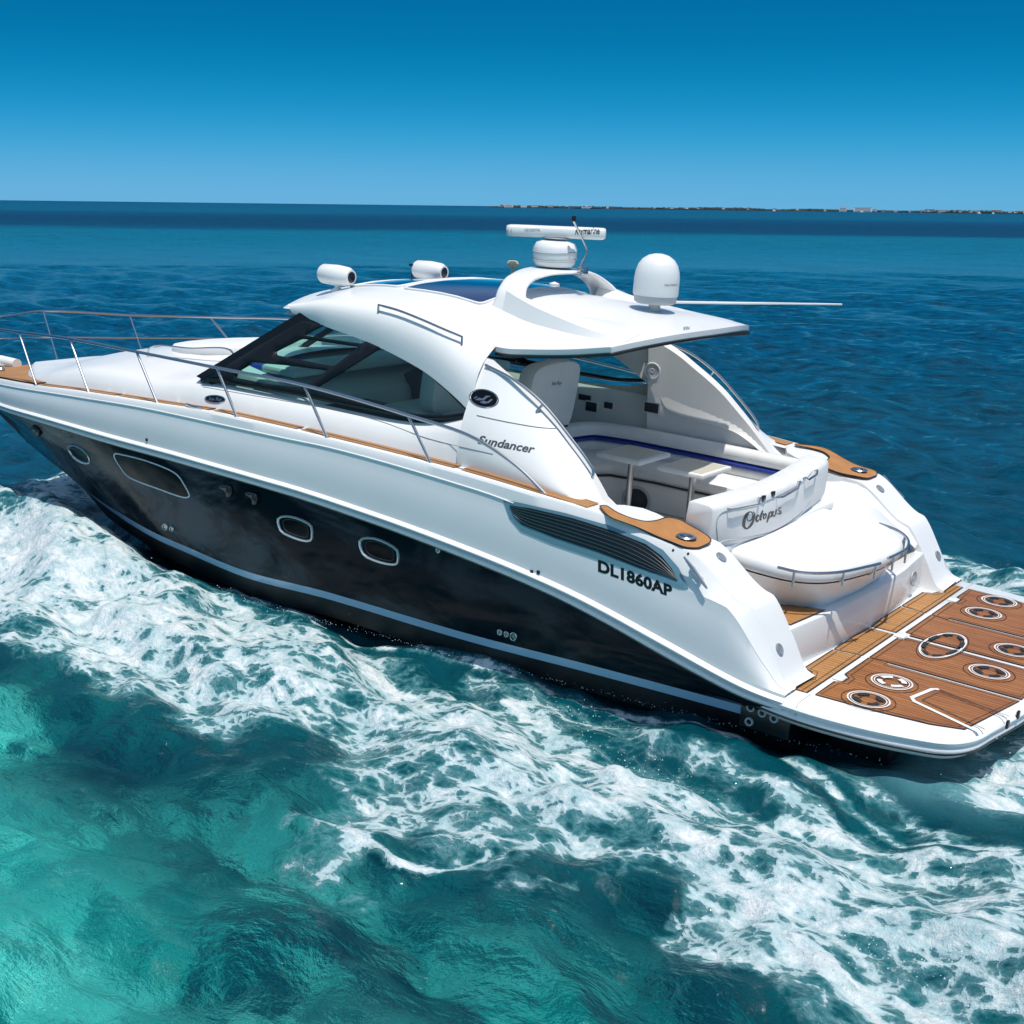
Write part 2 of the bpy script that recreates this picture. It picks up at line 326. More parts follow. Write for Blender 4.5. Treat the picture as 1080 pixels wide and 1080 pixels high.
hsb = lambda x: max(hst(x)-.035, 0)
zch = lambda x: zst(x)-.30*min(max((x+12.4)/3, .1), 1)
hch = lambda x: max(hst(x)-.12-.10*max(0, min(1, (-x-7)/3)), 0)
def hkeel(x): return 0.0
zke = hf([-12.6, -11.5, -10, -8, -5, 0], [-.10, -.22, -.50, -.85, -1.05, -.95])
LD = line(XT, -13.75, hdk, zdeck); LC = line(XT, -13.82, hcre, zcre); LT = line(XT, -13.80, hrubt, zrubt)
LR = line(XT, -13.70, hrub, zrub)
flare = lambda t: (lambda x: None)
LM = []
for p_, q_ in zip(LR, line(XT, -12.75, hst, zst)):      # concave flare between rub rail and stripe towards the bow
    a = np.array(p_); c_ = np.array(q_); k = min(max((-a[0]-6)/6, 0), 1)
    LM.append([tuple(a*(1-t)+c_*t+np.array([0, (1 if t > 0 else 0)*k*.10*math.sin(math.pi*t)*(1 if a[1] < -.05 else 0) - (1-k)*.035*math.sin(math.pi*t), 0])) for t in np.linspace(0, 1, 9)])
LS = line(XT, -12.75, hst, zst); LSB = line(XT, -12.66, hsb, zsb); LCH = line(XT, -12.62, hch, zch)
LK = [(x, 0.0, z) for x, _, z in line(XT, -12.6, hkeel, zke)]
def pushed(L_, dy=0, dz=0): return [(x, min(y-dy, 0), z+dz) for x, y, z in L_]
mb = MB(); rows = [[LM[i][k] for i in range(NS)] for k in range(9)]
mb.add(*grid(rows)); mb.mirror(); hull = mb.build('hull', NAVY, yacht, merge=.0005)
mb = MB(); mb.add(*grid([LSB, LCH, LK])); mb.mirror()
# transom under the platform
n0 = len(mb.v)
tr_ = [LR[0], LS[0], LSB[0], LCH[0], LK[0]]; tr_ = tr_+[(x, -y, z) for x, y, z in reversed(tr_[:-1])]
mb.add(tr_, [tuple(range(len(tr_)))])
mb.build('hull_bottom', ANTIFOUL, yacht, merge=.0005)
mb = MB(); mb.add(*grid([LS, LSB])); mb.mirror(); mb.build('boot_stripe', STRIPE, yacht, merge=.0005)
# rub rail with two ridges
def seglerp(A, B_, t, dy=0): return [(a[0]*(1-t)+b_[0]*t, min(a[1]*(1-t)+b_[1]*t-dy*(1 if i < NS-3 else 0), 0), a[2]*(1-t)+b_[2]*t) for i, (a, b_) in enumerate(zip(A, B_))]
RB = [(0, 0), (0.02, .03), (.14, .045), (.28, .04), (.36, .004), (.44, .004), (.52, .04), (.62, .045), (.72, .03), (.80, .004), (1, 0)]
mb = MB(); mb.add(*grid([seglerp(LR, LT, t, d) for t, d in RB])); mb.mirror()
rub = mb.build('rub_rail', WHITE, yacht, merge=.0005, ang=60)
mb = MB(); mb.add(*grid([seglerp(LR, LT, t, d) for t, d in [(-.12, -.002), (-.1, .018), (0.0, .025), (.03, .02)]])); mb.mirror()
mb.build('rail_insert', mat('dark_grey_rail', (.09, .10, .11), .3), yacht, merge=.0005, ang=60)
# topsides: rub rail top -> crease -> deck edge -> inner deck edge
LI = []
for x, y, z in LD:
        t = min(max((x+2.2)/.4, 0), 1); t = t*t*(3-2*t); LI.append((x, -min(max(bh(x)-.10, 0)*(1-t)+1.50*t, -y if y < 0 else 0), z+.004-.02*(t)))
LDa = [(x, y-.012 if y < -.05 else y, z-.018) for x, y, z in LD]
LCa = [(x, y*.5+c_[1]*.5, z*.5+c_[2]*.5) for (x, y, z), c_ in zip(LC, LT)]
mids = [[tuple(np.array(a)*(1-t)+np.array(b_)*t+np.array([0, -.014*math.sin(math.pi*t)*(1 if b_[1] < -.1 else 0), 0])) for a, b_ in zip(LT, LC)] for t in (0, .25, .5, .75, 1)]
rows = mids[:-1]+[pushed(LC, 0, -.008), LC, LDa, LD, LI]
# inner wing face down to the platform (aft part only)
mb = MB(); mb.add(*grid(rows)); 
inner = [(x, y, z) for x, y, z in LI if x > -2.3]
low = [(x, y+.02, min(z, .42)) for x, y, z in inner]
mb.add(*grid([inner, low]))
mb.mirror(); tops = mb.build('topsides', WHITE, yacht, merge=.0005, ang=24)
# aft ends of the wings
mb = MB(); tube(mb, [(x, y-.004, z) for x, y, z in LC if x < -2.6], .007, 6); mb.build('crease_highlight', WHITE, yacht)  # thin white bead added to draw the highlight along the crease
HT = bvh(hull); TT = bvh(tops, rub)

# --- decks: teak side deck strip, foredeck
mb = MB(); mbw = MB()
xs_ = np.linspace(-13.3, -1.98, 70)
mbw.add(*grid([[(x, -max(bh(x)-.09, 0), zdeck(x)-.004) for x in xs_], [(x, -max(bh(x)-.42, 0), zdeck(x)-.004) for x in xs_]]))
xs2 = [x for x in xs_ if x < -9.0]; mbw.add(*grid([[(x, -max(bh(x)-.42, 0), zdeck(x)-.004) for x in xs2], [(x, 0, zdeck(x)+.016) for x in xs2]]))
mbw.mirror(); mbw.build('deck', WHITE, yacht, merge=.001)
for a, b_ in ((-10.2, -8.2), (-8.14, -6.6), (-6.52, -5.35), (-5.28, -3.42), (-3.34, -2.02)):
    xx = np.linspace(a, b_, 16)
    for s in (-1, 1):
        mb.add(*grid([[(x, s*(bh(x)-.115), zdeck(x)+.006) for x in xx], [(x, s*(bh(x)-.115-(.19 if x > -3 else .12)), zdeck(x)+.008) for x in xx]]))
xx = np.linspace(-13.0, -10.0, 20)
mb.add(*grid([[(x, -(bh(x)-.115), zdeck(x)+.02) for x in xx], [(x, 0, zdeck(x)+.035) for x in xx], [(x, (bh(x)-.115), zdeck(x)+.02) for x in xx]]))
mb.build('teak_deck', TEAK, yacht, smooth=True)

# --- superstructure half breadth as a function of x and z
gx = lambda x: max(bh(x)-.30, .05)/1.80
_hz = hf([1.0, 1.3, 1.55, 1.85, 2.1, 2.4, 2.6, 2.8, 2.95, 3.2], [1.85, 1.84, 1.82, 1.765, 1.66, 1.51, 1.40, 1.25, 1.1, .8])
def half(x, z): return gx(x)*_hz(z)
def side(u, v, dh=0):
    """point of the photograph laid on the cabin side"""
    P = at(u, v, y=-1.6)
    for _ in range(40): P = at(u, v, y=-(half(P[0], P[2])+dh))
    return P
SH = [(38, 395), (60, 391), (100, 389), (140, 395), (164, 400), (214, 402), (251, 409), (340, 428), (400, 441), (439, 447), (500, 441)]
Pm = []
for u, v in SH:
    P = at(u, v, y=lambda x: -(bh(x)-.36)) ; Pm.append(P)
Pm[-1] = side(503, 441)
shp = hf([p[0] for p in Pm], [p[2] for p in Pm])
print('shoulder', [p.round(2).tolist() for p in Pm])
xw = np.concatenate([-12.09+2.49*np.linspace(0, 1, 30)**1.6, np.linspace(-9.6, Pm[-1][0], 50)[1:]])
def coach_x(x):   # nose rounding factor
    t = min(max((-x-9.6)/2.5, 0), 1); return (1-t**2.4)**.55 if t < 1 else 0.0
zc_roof = hf([-12.1, -11.4, -10.6, -9.8, -8.8, -7.6, -6.5, -3.3], [1.03, 1.20, 1.42, 1.62, 1.80, 1.94, 2.02, 2.05])
rows = []
for x in xw:
    zb = zdeck(x)-.01; hb = (bh(x)-.23)*coach_x(x); zs = shp(x); hs = (bh(x)-.36)*coach_x(x)
    zs = max(zs, zb+.10) if x < -10 else zs
    kk = coach_x(x); zs = zb+(zs-zb)*max(kk, .02)**.7; zt = max(zc_roof(x), zs)
    pr = [(x, -hb, zb), (x, -(hb*.75+hs*.25)-.012*kk, zb+(zs-zb)*.3), (x, -(hb*.35+hs*.65)-.02*kk, zb+(zs-zb)*.7), (x, -hs-.012*kk, zb+(zs-zb)*.92), (x, -(hs-.03*kk), zs+.004)]
    for t in (.12, .3, .5, .75, 1.0):
        pr.append((x, -(hs-.03*kk)*(1-t), zs+.004+(zt-zs)*math.sin(t*math.pi/2)*(1 if x < -3 else 1)))
    rows.append(pr)
rows.insert(0, [(rows[0][0][0]-.05, 0, rows[0][0][2])]*10)
mb = MB(); rf = [r for r in rows]
# only as far aft as the windscreen for the top; the side runs the whole way
v, f = grid(rf)
nc = 10; keep = []
for q in f:
    j = min(i % nc for i in q); i_ = q[0]//nc; x = rf[i_][0][0]
    if j >= 4 and x > -6.9: continue
    keep.append(q)
mb.add(v, keep); mb.mirror(); coach = mb.build('coachroof', WHITE, yacht, merge=.001, ang=40)

# window line A (top), opening edge E, roof edge R
A_px = [(308, 330), (330, 338), (345, 345), (370, 354), (395, 364), (425, 379), (450, 394), (480, 419), (498, 437)]
A3 = [side(u, v) for u, v in A_px]
R_px = [(312, 326, 1.15), (345, 314, 1.22), (400, 316, 1.25), (450, 326, 1.27), (485, 344, 1.30), (508, 360, 1.32), (530, 367, 1.31), (560, 368.5, 1.30), (600, 368.5, 1.29), (643, 366, 1.29)]
R3 = [at(u, v, y=-h) for u, v, h in R_px]
E_px = [(512, 377, 1.46), (524, 388, 1.51), (540, 402, 1.53), (555, 417, 1.54), (570, 432, 1.55), (587, 451, 1.56), (600, 469, 1.57), (615, 490, 1.58), (628, 512, 1.60), (640, 535, 1.63), (650, 549, 1.66)]
E3 = [at(u, v, y=-h) for u, v, h in E_px]
print('A', [p.round(2).tolist() for p in A3]); print('R', [p.round(2).tolist() for p in R3]); print('E', [p.round(2).tolist() for p in E3])
nA = 40
Ac = cr(A3, nA); Rc_full = cr(R3, 60)
# part of the roof edge ahead of the cockpit opening
xo = E3[0][0]
Rf = [p for p in Rc_full if p[0] <= xo-.02]; Rf = cr(Rf+[np.array([xo, float(np.interp(xo, [p[0] for p in Rc_full], [p[1] for p in Rc_full])), float(np.interp(xo, [p[0] for p in Rc_full], [p[2] for p in Rc_full]))])], nA)
rows = []
for t in np.linspace(0, 1, 9):
    row = []
    for a, r_ in zip(Ac, Rf):
        p = a*(1-t)+r_*t; ww = math.sin(math.pi*t); p = p+np.array([0, -.085*ww, .075*ww]); row.append(p)
    rows.append(row)
mb = MB(); mb.add(*grid(rows))
# lip under the window line (returns inward)
mb.add(*grid([[a+np.array([0, .10, -.015]) for a in Ac], Ac]))
last = [rows[k][-1] for k in range(9)]       # column at the opening
# pillar: from column `last` (A end..R end) sweeping to the deck; upper edge follows E, lower edge the cabin crease then deck
Ec = cr([last[-1]]+[p for p in E3], 30) if False else cr(E3, 30)
low_px = [(498, 438), (520, 446), (545, 455), (575, 470), (600, 490), (620, 515), (632, 535), (640, 545)]
rows2 = []
Lc = []
for t in np.linspace(0, 1, 30):
    x0 = A3[-1][0]; x1 = -1.93; x = x0+(x1-x0)*t; Lc.append(np.array([x, -(bh(x)-.23), zdeck(x)-.01]))
for k in np.linspace(0, 1, 10):
    row = []
    for i, (l, e) in enumerate(zip(Lc, Ec)):
        ts = i/29.
        p = l*(1-k)+e*k; ww = math.sin(math.pi*k**.8)
        p = p+np.array([0, -.10*ww*(1-ts*.35), 0]); row.append(p)
    rows2.append(row)
mb.add(*grid(rows2))
# filler between window rear corner column and the pillar's first column
col_b = [r[0] for r in rows2]
cA = A3[-1]
top_side = [p for p in last]
# triangle-fan strip from `last` (corner..roof edge) to col_b upper half
fa = cr([Lc[0], (Lc[0]+cA)/2+np.array([0, -.03, 0]), cA]+[last[k] for k in (2, 4, 6, 8)], 16)
fb = cr(col_b+[np.array([xo, -1.27, last[-1][2]])] if False else col_b, 16)
mb.add(*grid([fa, fb]))
mb.mirror(); arch = mb.build('cabin_side', WHITE, yacht, merge=.002, ang=45)

# inner faces of the pillars (thickness): inward return from E
E_in = [e+np.array([0.02, .10, -.03]) for e in Ec]
in_low = [np.array([l[0], -1.50, .78]) for l in Lc]
mb = MB(); mb.add(*grid([Ec, E_in, in_low]))
# aft wedge face of the pillar
mb.mirror(); mb.build('pillar_liner', GREYF, yacht, ang=40)

# --- roof
zce = hf([-7.0, -6.9, -6.4, -5.7, -5.1, -4.3, -3.5, -2.6, -2.1, -1.95], [2.46, 2.60, 2.76, 2.89, 2.96, 2.985, 2.97, 2.92, 2.86, 2.82])
Rx = [p[0] for p in Rc_full]; Rz = [p[2] for p in Rc_full]; Ry = [-p[1] for p in Rc_full]
def roof_h(x): return float(np.interp(x, Rx, Ry)) if x > Rx[0] else 1.15*max(0, 1-((Rx[0]-x)/(7.0+Rx[0]))**1.6)**.5
def roof_ze(x): return float(np.interp(x, Rx, Rz)) if x > Rx[0] else float(np.interp(x, [-7.0, Rx[0]], [2.50, Rz[0]]))
def zroof(x, y):
    h = roof_h(x); t = min(abs(y)/max(h, 1e-3), 1); ze = roof_ze(x); zc = max(zce(x), ze); return zc-(zc-ze)*t**2.4
rows = []
xr = np.concatenate([-7.0+(7.0+Rx[0])*np.linspace(0, 1, 14)**1.8, np.linspace(Rx[0], -2.36, 50)[1:]])
for x in xr:
    h = roof_h(x); row = []
    for t in np.linspace(-1, 1, 33): row.append((x, h*t, zroof(x, h*t)))
    rows.append(row)
# aft overhang: bulges aft at the centre
for k in (.33, .66, 1.0):
    row = []
    for t in np.linspace(-1, 1, 33):
        y = 1.29*t; bul = .32*(1-abs(t)**2.2); x = -2.36+k*bul+.02*k; row.append((x, y, zroof(-2.36, y)-k*.05*(1-abs(t)**2)))
    rows.append(row)
mb = MB(); mb.add(*grid(rows))
# underside and lip
aft = rows[-1]; und = [[(x, y*.995, z-.055) for x, y, z in r] for r in rows]
mb.add(*grid([aft, und[-1]]))
k0 = [i for i, r in enumerate(rows) if r[0][0] > xo-.03]
mb.add(*grid([[rows[i][0] for i in k0], [und[i][0] for i in k0]])); mb.add(*grid([[rows[i][-1] for i in k0], [und[i][-1] for i in k0]]))
roof = mb.build('hardtop', WHITE, yacht, merge=.002, ang=40)
mb = MB(); mb.add(*grid([[(x, y*.985, z-.06) for x, y, z in r] for r in rows if r[0][0] > -6.6])); mb.build('headliner', GREYF, yacht)
# black gasket under the overhang edge
mb = MB(); edge = [und[i][0] for i in k0]+[und[-1][j] for j in range(33)]+[und[i][-1] for i in reversed(k0)]
tube(mb, [(x, y, z-.008) for x, y, z in edge], .016, 6); mb.build('roof_gasket', BLACK, yacht)
RT = bvh(roof, arch)

# raised pod panel on the aft roof
def roofpanel(name, pxs, m, dz, rise=.0, parent=yacht, sm=0, merge=.0005, z=2.9):
    P = []
    for u, v in pxs:
        q = on(RT, u, v, 0)
        P.append(q[:2] if q is not None else at(u, v, z=z)[:2])
    if sm: P = chaikin(P, sm)
    return P

# sunroof glass, port and centre panels
def surfpatch(mb, poly, zf, dz, step=.12):
    from mathutils.geometry import delaunay_2d_cdt
    poly = [np.array(p, float) for p in poly]; xs = [p[0] for p in poly]; ys = [p[1] for p in poly]
    pts = []; n = len(poly)
    for i in range(n):
        a, b_ = poly[i], poly[(i+1) % n]; k = max(1, int(np.linalg.norm(b_-a)/step))
        for j in range(k): pts.append(a+(b_-a)*j/k)
    m_ = len(pts); faces = [list(range(m_))]
    def inside(p):
        c_ = False
        for i in range(m_):
            a, b_ = pts[i], pts[(i+1) % m_]
            if (a[1] > p[1]) != (b_[1] > p[1]) and p[0] < (b_[0]-a[0])*(p[1]-a[1])/(b_[1]-a[1])+a[0]: c_ = not c_
        return c_
    extra = []
    for x in np.arange(min(xs)+step/2, max(xs), step):
        for y in np.arange(min(ys)+step/2, max(ys), step):
            if inside((x, y)): extra.append(np.array([x, y]))
    r_ = delaunay_2d_cdt([Vector(p) for p in pts+extra], [], faces, 1, 1e-5)
    mb.add([(p.x, p.y, zf(p.x, p.y)+dz) for p in r_[0]], [tuple(q) for q in r_[2]]); return mb
sg = [(-5.85, -.62), (-5.85, .62), (-4.18, .68), (-4.1, .3), (-4.1, -.3), (-4.18, -.68)]
for pxs in (((450, 307), (492, 298), (540, 300), (544, 317), (520, 316)), ((392, 307), (420, 301), (480, 299), (444, 307))): print('sunroof', [on(RT, u, v, 0).round(2).tolist() if on(RT, u, v, 0) is not None else None for u, v in pxs])
sg1 = [(-5.05, -.86), (-5.05, .86), (-4.02, .92), (-4.02, -.92)]
sg0 = [(-5.95, -.66), (-5.95, .66), (-5.13, .82), (-5.13, -.82)]
mb = MB(); surfpatch(mb, roundc(sg1, .08), zroof, .012); surfpatch(mb, roundc(sg0, .08), zroof, .012); mb.build('sunroof', SUNBLUE, yacht)
mb = MB()
for q in (sg0, sg1):
    qq = roundc(q, .08); P = []
    for i in range(len(qq)):
        a, b_ = qq[i], qq[(i+1) % len(qq)]
        for t in (0, .25, .5, .75): p = a*(1-t)+b_*t; P.append((p[0], p[1], zroof(*p)+.008))
    tube(mb, P, .014, 6, closed=True)
mb.build('sunroof_frame', WHITE, yacht)

# --- windows
Wb_px = [(214, 401), (235, 402), (251, 405), (300, 413), (340, 421), (400, 433), (439, 440), (470, 441), (497, 438)]
Wb = cr([side(u, v, -.02) for u, v in Wb_px], 40)
F_top = side(322, 338)
Wt = cr([side(322, 338, -.03)]+[a+np.array([0, .02, 0]) for a in A3[2:]], 40)
print('Wb', Wb[0].round(2), Wb[-1].round(2))
# panes are cut out of a black panel lying on the cabin side; coordinates from the photograph
def sidepoly(pxs, dh): return [side(u, v, dh) for u, v in pxs]
def panel(mb, pxs, dh, step=.10, k=0):
    """polygon on the cabin side, parametrised in (x, z)"""
    P = sidepoly(pxs, dh); P = [p[[0, 2]] for p in P]
    if k: P = chaikin(P, k)
    t = MB(); surfpatch(t, P, lambda a, b_: 0, 0, step)
    mb.add([(x, -(half(x, z)+dh), z) for x, z, _ in t.v], t.f); return mb
panes = {'fwd_low': [(246, 398), (262, 382), (300, 385), (346, 391), (318, 409), (280, 405)],
         'mid': [(290, 371), (318, 357), (379, 366), (352, 387), (292, 375)],
         'top': [(320, 354), (340, 343), (352, 346), (388, 359), (382, 363)],
         'rear': [(332, 410), (404, 365), (425, 378), (450, 395), (470, 412), (493, 435), (470, 438), (439, 437), (380, 425)]}
def ring_strip(mb, outer, inner_, dh):
    pass
def winframe(mirror=False):
    # black panel with holes: triangulate outline with the panes left out
    from mathutils.geometry import delaunay_2d_cdt
    outl = [p[[0, 2]] for p in Wb]+[p[[0, 2]] for p in reversed(list(cr([side(322, 337, -.03)]+[side(u, v-1, -.03) for u, v in A_px[2:]], 40)))][1:]
    holes = [[p[[0, 2]] for p in sidepoly(q, 0)] for q in panes.values()]
    holes = [roundc(h, .035) for h in holes]
    pts = list(outl); faces = [list(range(len(outl)))]; edges = []
    def ins(p, poly):
        c_ = False
        for i in range(len(poly)):
            a, b_ = poly[i], poly[(i+1) % len(poly)]
            if (a[1] > p[1]) != (b_[1] > p[1]) and p[0] < (b_[0]-a[0])*(p[1]-a[1])/(b_[1]-a[1])+a[0]: c_ = not c_
        return c_
    for h in holes:
        n = len(pts); pts += h; edges += [(n+i, n+(i+1) % len(h)) for i in range(len(h))]
    xs = [p[0] for p in outl]; zs = [p[1] for p in outl]
    for x in np.arange(min(xs), max(xs), .12):
        for z in np.arange(min(zs), max(zs), .1):
            if ins((x, z), outl): pts.append(np.array([x, z]))
    r_ = delaunay_2d_cdt([Vector(p) for p in pts], edges, faces, 1, 1e-5)
    vs = r_[0]; fs = []; gl = []
    for q in r_[2]:
        c_ = sum((vs[i] for i in q), Vector((0, 0)))/len(q)
        (gl if any(ins(c_, h) for h in holes) else fs).append(tuple(q))
    s = 1 if mirror else -1
    mb = MB(); mb.add([(p.x, s*(half(p.x, p.y)-.008), p.y) for p in vs], fs)
    o = mb.build('side_window', FRIT, yacht, thick=.02)
    mb = MB(); mb.add([(p.x, s*(half(p.x, p.y)-.012), p.y) for p in vs], gl); mb.build('pane', GLASS, o)
    return o
winframe(); winframe(True)
# chrome-white weatherstrip along the lower edge, and wiper
mb = MB(); tube(mb, [p+np.array([0, -.018, -.004]) for p in Wb], .010, 6); tube(mb, [(p[0], -p[1]+.018, p[2]-.004) for p in Wb], .010, 6); mb.build('window_gasket', BLACK, yacht)
# front windscreen between the two A pillars
a0 = side(214, 401, -.02); a1 = side(322, 338, -.03)
rows = []
for t in np.linspace(0, 1, 12):
    e = a0*(1-t)+a1*t; row = []
    for s in np.linspace(-1, 1, 25):
        row.append((e[0]-(1-abs(s)**2.2)*(.50-.05*t), s*-e[1], e[2]+(1-s*s)*(.05-.02*t)))
    rows.append(row)
mb = MB(); mb.add(*grid(rows)); wsf = mb.build('windscreen', GLASSD, yacht)
mb = MB()
for s in (-1, 1):
    p0 = np.array([a0[0]-.06, s*-a0[1], a0[2]-.02]); p1 = np.array([a1[0]-.04, s*-a1[1], a1[2]+.02])
    rws = []
    for t in np.linspace(0, 1, 10):
        p = p0*(1-t)+p1*t; wd = .09+.03*t
        rws.append([p+np.array([-.05, -s*.10, .06]), p+np.array([-.03, s*.012, .05]), p+np.array([.10+wd, s*.012, .0]), p+np.array([.10+wd, -s*.03, -.03]), p+np.array([0, -s*.14, .0])])
    v, f = grid(rws, True); mb.add(v, f)
for t in (0, .5, 1):
    pass
tube(mb, rows[-1], .05, 8); tube(mb, rows[0], .03, 8)
mid = [r[12] for r in rows]; tube(mb, mid, .035, 8)
mb.build('windscreen_frame', FRIT, yacht, merge=.0001, ang=40)

# --- hull side fittings (portholes etc.) laid on the hull by ray
def decal(mb, tree, pxs, off, k=0, step=6):
    P = [np.array(p, float) for p in pxs]
    if k: P = chaikin(P, k)
    t = MB(); surfpatch(t, P, lambda a, b_: 0, 0, step)
    vs = []
    for u, v, _ in t.v:
        vs.append(on(tree, u, v, off))
    fs = [q for q in t.f if all(vs[i] is not None for i in q)]
    mb.add([p if p is not None else vs[fs[0][0]] for p in vs] if fs else [], fs); return mb
def outline(mb, tree, pxs, off, r_, k=0, n=40, closed=True, flat=None):
    P = [np.array(p, float) for p in pxs]
    if k: P = chaikin(P, k)
    P = cr(P, n, closed) if not k else np.array(P)
    Q = [on(tree, u, v, off) for u, v in P]; Q = [q for q in Q if q is not None]
    tube(mb, Q, r_, 6, closed=closed, flat=flat); return mb
def crop(cx, cy, s, pts): return [(cx+x/s, cy+y/s) for x, y in pts]
port2 = crop(200, 380, 3.6, [(338, 596), (375, 591), (420, 603), (462, 624), (467, 650), (466, 683), (440, 686), (395, 672), (350, 652), (338, 620)])
port3 = crop(200, 380, 3.6, [(647, 678), (690, 673), (740, 688), (788, 716), (794, 740), (792, 773), (765, 775), (715, 763), (665, 742), (650, 712)])
port1 = crop(0, 400, 5.4, [(384, 380), (420, 374), (470, 396), (505, 435), (517, 475), (480, 478), (430, 452), (400, 415)])
for q in (port1, port2, port3):
    mb = MB(); outline(mb, HT, q, .003, .016, k=1, flat=.8); o = mb.build('porthole', mat('porthole_rim', (.62, .65, .66), .2, metal=.6), yacht)
    cpt = np.mean(q, axis=0); inn = [cpt+(np.array(p)-cpt)*.84 for p in q]
    mb = MB(); decal(mb, HT, inn, .006, 1, 4); mb.build('glass', PORTG, o)
    mb = MB(); outline(mb, HT, [cpt+(np.array(p)-cpt)*.74+np.array([.6, -.5]) for p in q], .008, .006, k=1); mb.build('gasket', RUBBER, o)
big = crop(0, 400, 5.4, [(655, 424), (700, 430), (850, 470), (1005, 540), (1050, 600), (1079, 665), (1060, 673), (900, 622), (730, 552), (690, 505), (652, 440)])
mb = MB(); outline(mb, HT, big, .003, .008, n=70); o = mb.build('hull_window', WHITE, yacht)
mb = MB(); decal(mb, HT, big, .002, 0, 8); mb.build('glass', PORTG, o)
for u, v, r_ in ((174.5, 555.5, 3.2), (181.5, 557.5, 2.4), (527.5, 666.5, 2.6), (534.5, 668.5, 2.6), (542, 671, 4), (462.5, 580, 2.3)):
    ang = np.linspace(0, 2*math.pi, 14, endpoint=False)
    mb = MB(); outline(mb, HT, [(u+r_*.8*math.cos(a), v+r_*math.sin(a)) for a in ang], .006, .009, n=14); decal(mb, HT, [(u+r_*.5*math.cos(a), v+r_*.6*math.sin(a)) for a in ang], .004, 0, 9)
    mb.build('drain_fitting', STEEL, yacht)
for q in (crop(0, 300, 3.6, [(843, 757), (878, 760), (888, 770), (886, 802), (870, 808), (868, 782), (845, 772)]), crop(0, 300, 3.6, [(940, 785), (975, 790), (985, 800), (983, 832), (968, 836), (966, 808), (944, 798)]),
          crop(0, 300, 3.6, [(122, 535), (138, 535), (158, 552), (158, 572), (148, 575), (128, 555)])):
    mb = MB(); decal(mb, HT, q, .02, 1, 5); mb.build('hull_vent', BLACK, yacht, thick=.035)
for u, v in ((155, 463.8), (568, 603.5), (561, 603)):
    q = on(TT, u, v, .004); mb = MB(); box(mb, q, (.03, .012, .03)); mb.build('rail_plug', BLACK, yacht, bevel=.004)

# --- engine air intake on the topsides
LOUV = mat('louver_grey', (.030, .042, .050), .25)
fr = crop(480, 460, 3.6, [(182, 240), (262, 256), (420, 292), (580, 338), (720, 392), (790, 432), (850, 500), (888, 580), (850, 577), (700, 520), (520, 460), (370, 410), (250, 360), (208, 310)])
inn = crop(480, 460, 3.6, [(208, 262), (290, 274), (450, 312), (600, 360), (725, 410), (785, 455), (825, 505), (845, 547), (700, 500), (540, 438), (380, 385), (255, 335), (228, 305)])
mb = MB(); decal(mb, TT, fr, .006, 0, 5); o = mb.build('air_intake', VENTB, yacht)
mb = MB(); decal(mb, TT, inn, .009, 0, 5); mb.build('recess', BLACK, o)
for k, (t0, xe) in enumerate([(.12, 0), (.27, 0), (.42, 0), (.57, 0), (.72, 0), (.87, 0)]):
    U = [np.array(inn[i]) for i in (0, 1, 2, 3, 4, 5, 6, 7)]; Lw = [np.array(inn[i]) for i in (12, 11, 11, 10, 9, 8, 7, 7)]
    Uc = cr(U, 24); Lq = cr([np.array(inn[i]) for i in (12, 11, 10, 9, 8, 7)], 24)
    P = []
    for i in range(24):
        p = Uc[i]*(1-t0)+Lq[i]*t0; q = on(TT, p[0], p[1], .010)
        if q is not None and i < 24: P.append(q)
    mb = MB(); tube(mb, P, .0045, 6); mb.build('louver', LOUV, o)

# --- lettering
def text_mesh(s, shear=0, bold=0.0, space=1.0):
    cu = bpy.data.curves.new('lettering', 'FONT'); cu.body = s; cu.shear = shear; cu.offset = bold; cu.space_character = space; cu.resolution_u = 4
    o = bpy.data.objects.new('lettering', cu); C.objects.link(o); dg = bpy.context.evaluated_depsgraph_get(); dg.update()
    me = bpy.data.meshes.new_from_object(o.evaluated_get(dg)); bpy.data.objects.remove(o)
    V = np.array([v.co[:2] for v in me.vertices]); F = [tuple(p.vertices) for p in me.polygons]
    return V, F
def lettering(name, s, tree, p0, p1, ptop, m, parent, shear=0, bold=0, off=.006, space=1.0):
    """baseline p0->p1 and cap top ptop (above p0), in photograph pixels, laid on a surface"""
    V, F = text_mesh(s, shear, bold, space); x0, x1 = V[:, 0].min(), V[:, 0].max(); h = V[:, 1].max()
    p0, p1, pt = map(lambda q: np.array(q, float), (p0, p1, ptop)); out = []; ok = True
    for x, y in V:
        q = p0+(p1-p0)*(x-x0)/(x1-x0)+(pt-p0)*y/h; P = on(tree, q[0], q[1], off)
        out.append(P)
    F = [q for q in F if all(out[i] is not None for i in q)]
    gd = next((p for p in out if p is not None), None)
    if gd is None: print('NO HIT', name); return None
    mb = MB(); mb.add([p if p is not None else gd for p in out], F); return mb.build(name, m, parent, smooth=False)
lettering('registration_lettering', 'DL1860AP', TT, (630.8, 602), (709, 629.5), (630.8, 589.5), INK, yacht, bold=.045, space=1.03, off=.0015)
ST = bvh(arch, coach)
lettering('side_lettering', 'Sundancer', ST, (503.5, 467.5), (563.5, 478.2), (505, 458.8), INKG, yacht, shear=.25, bold=.028, off=.0015)

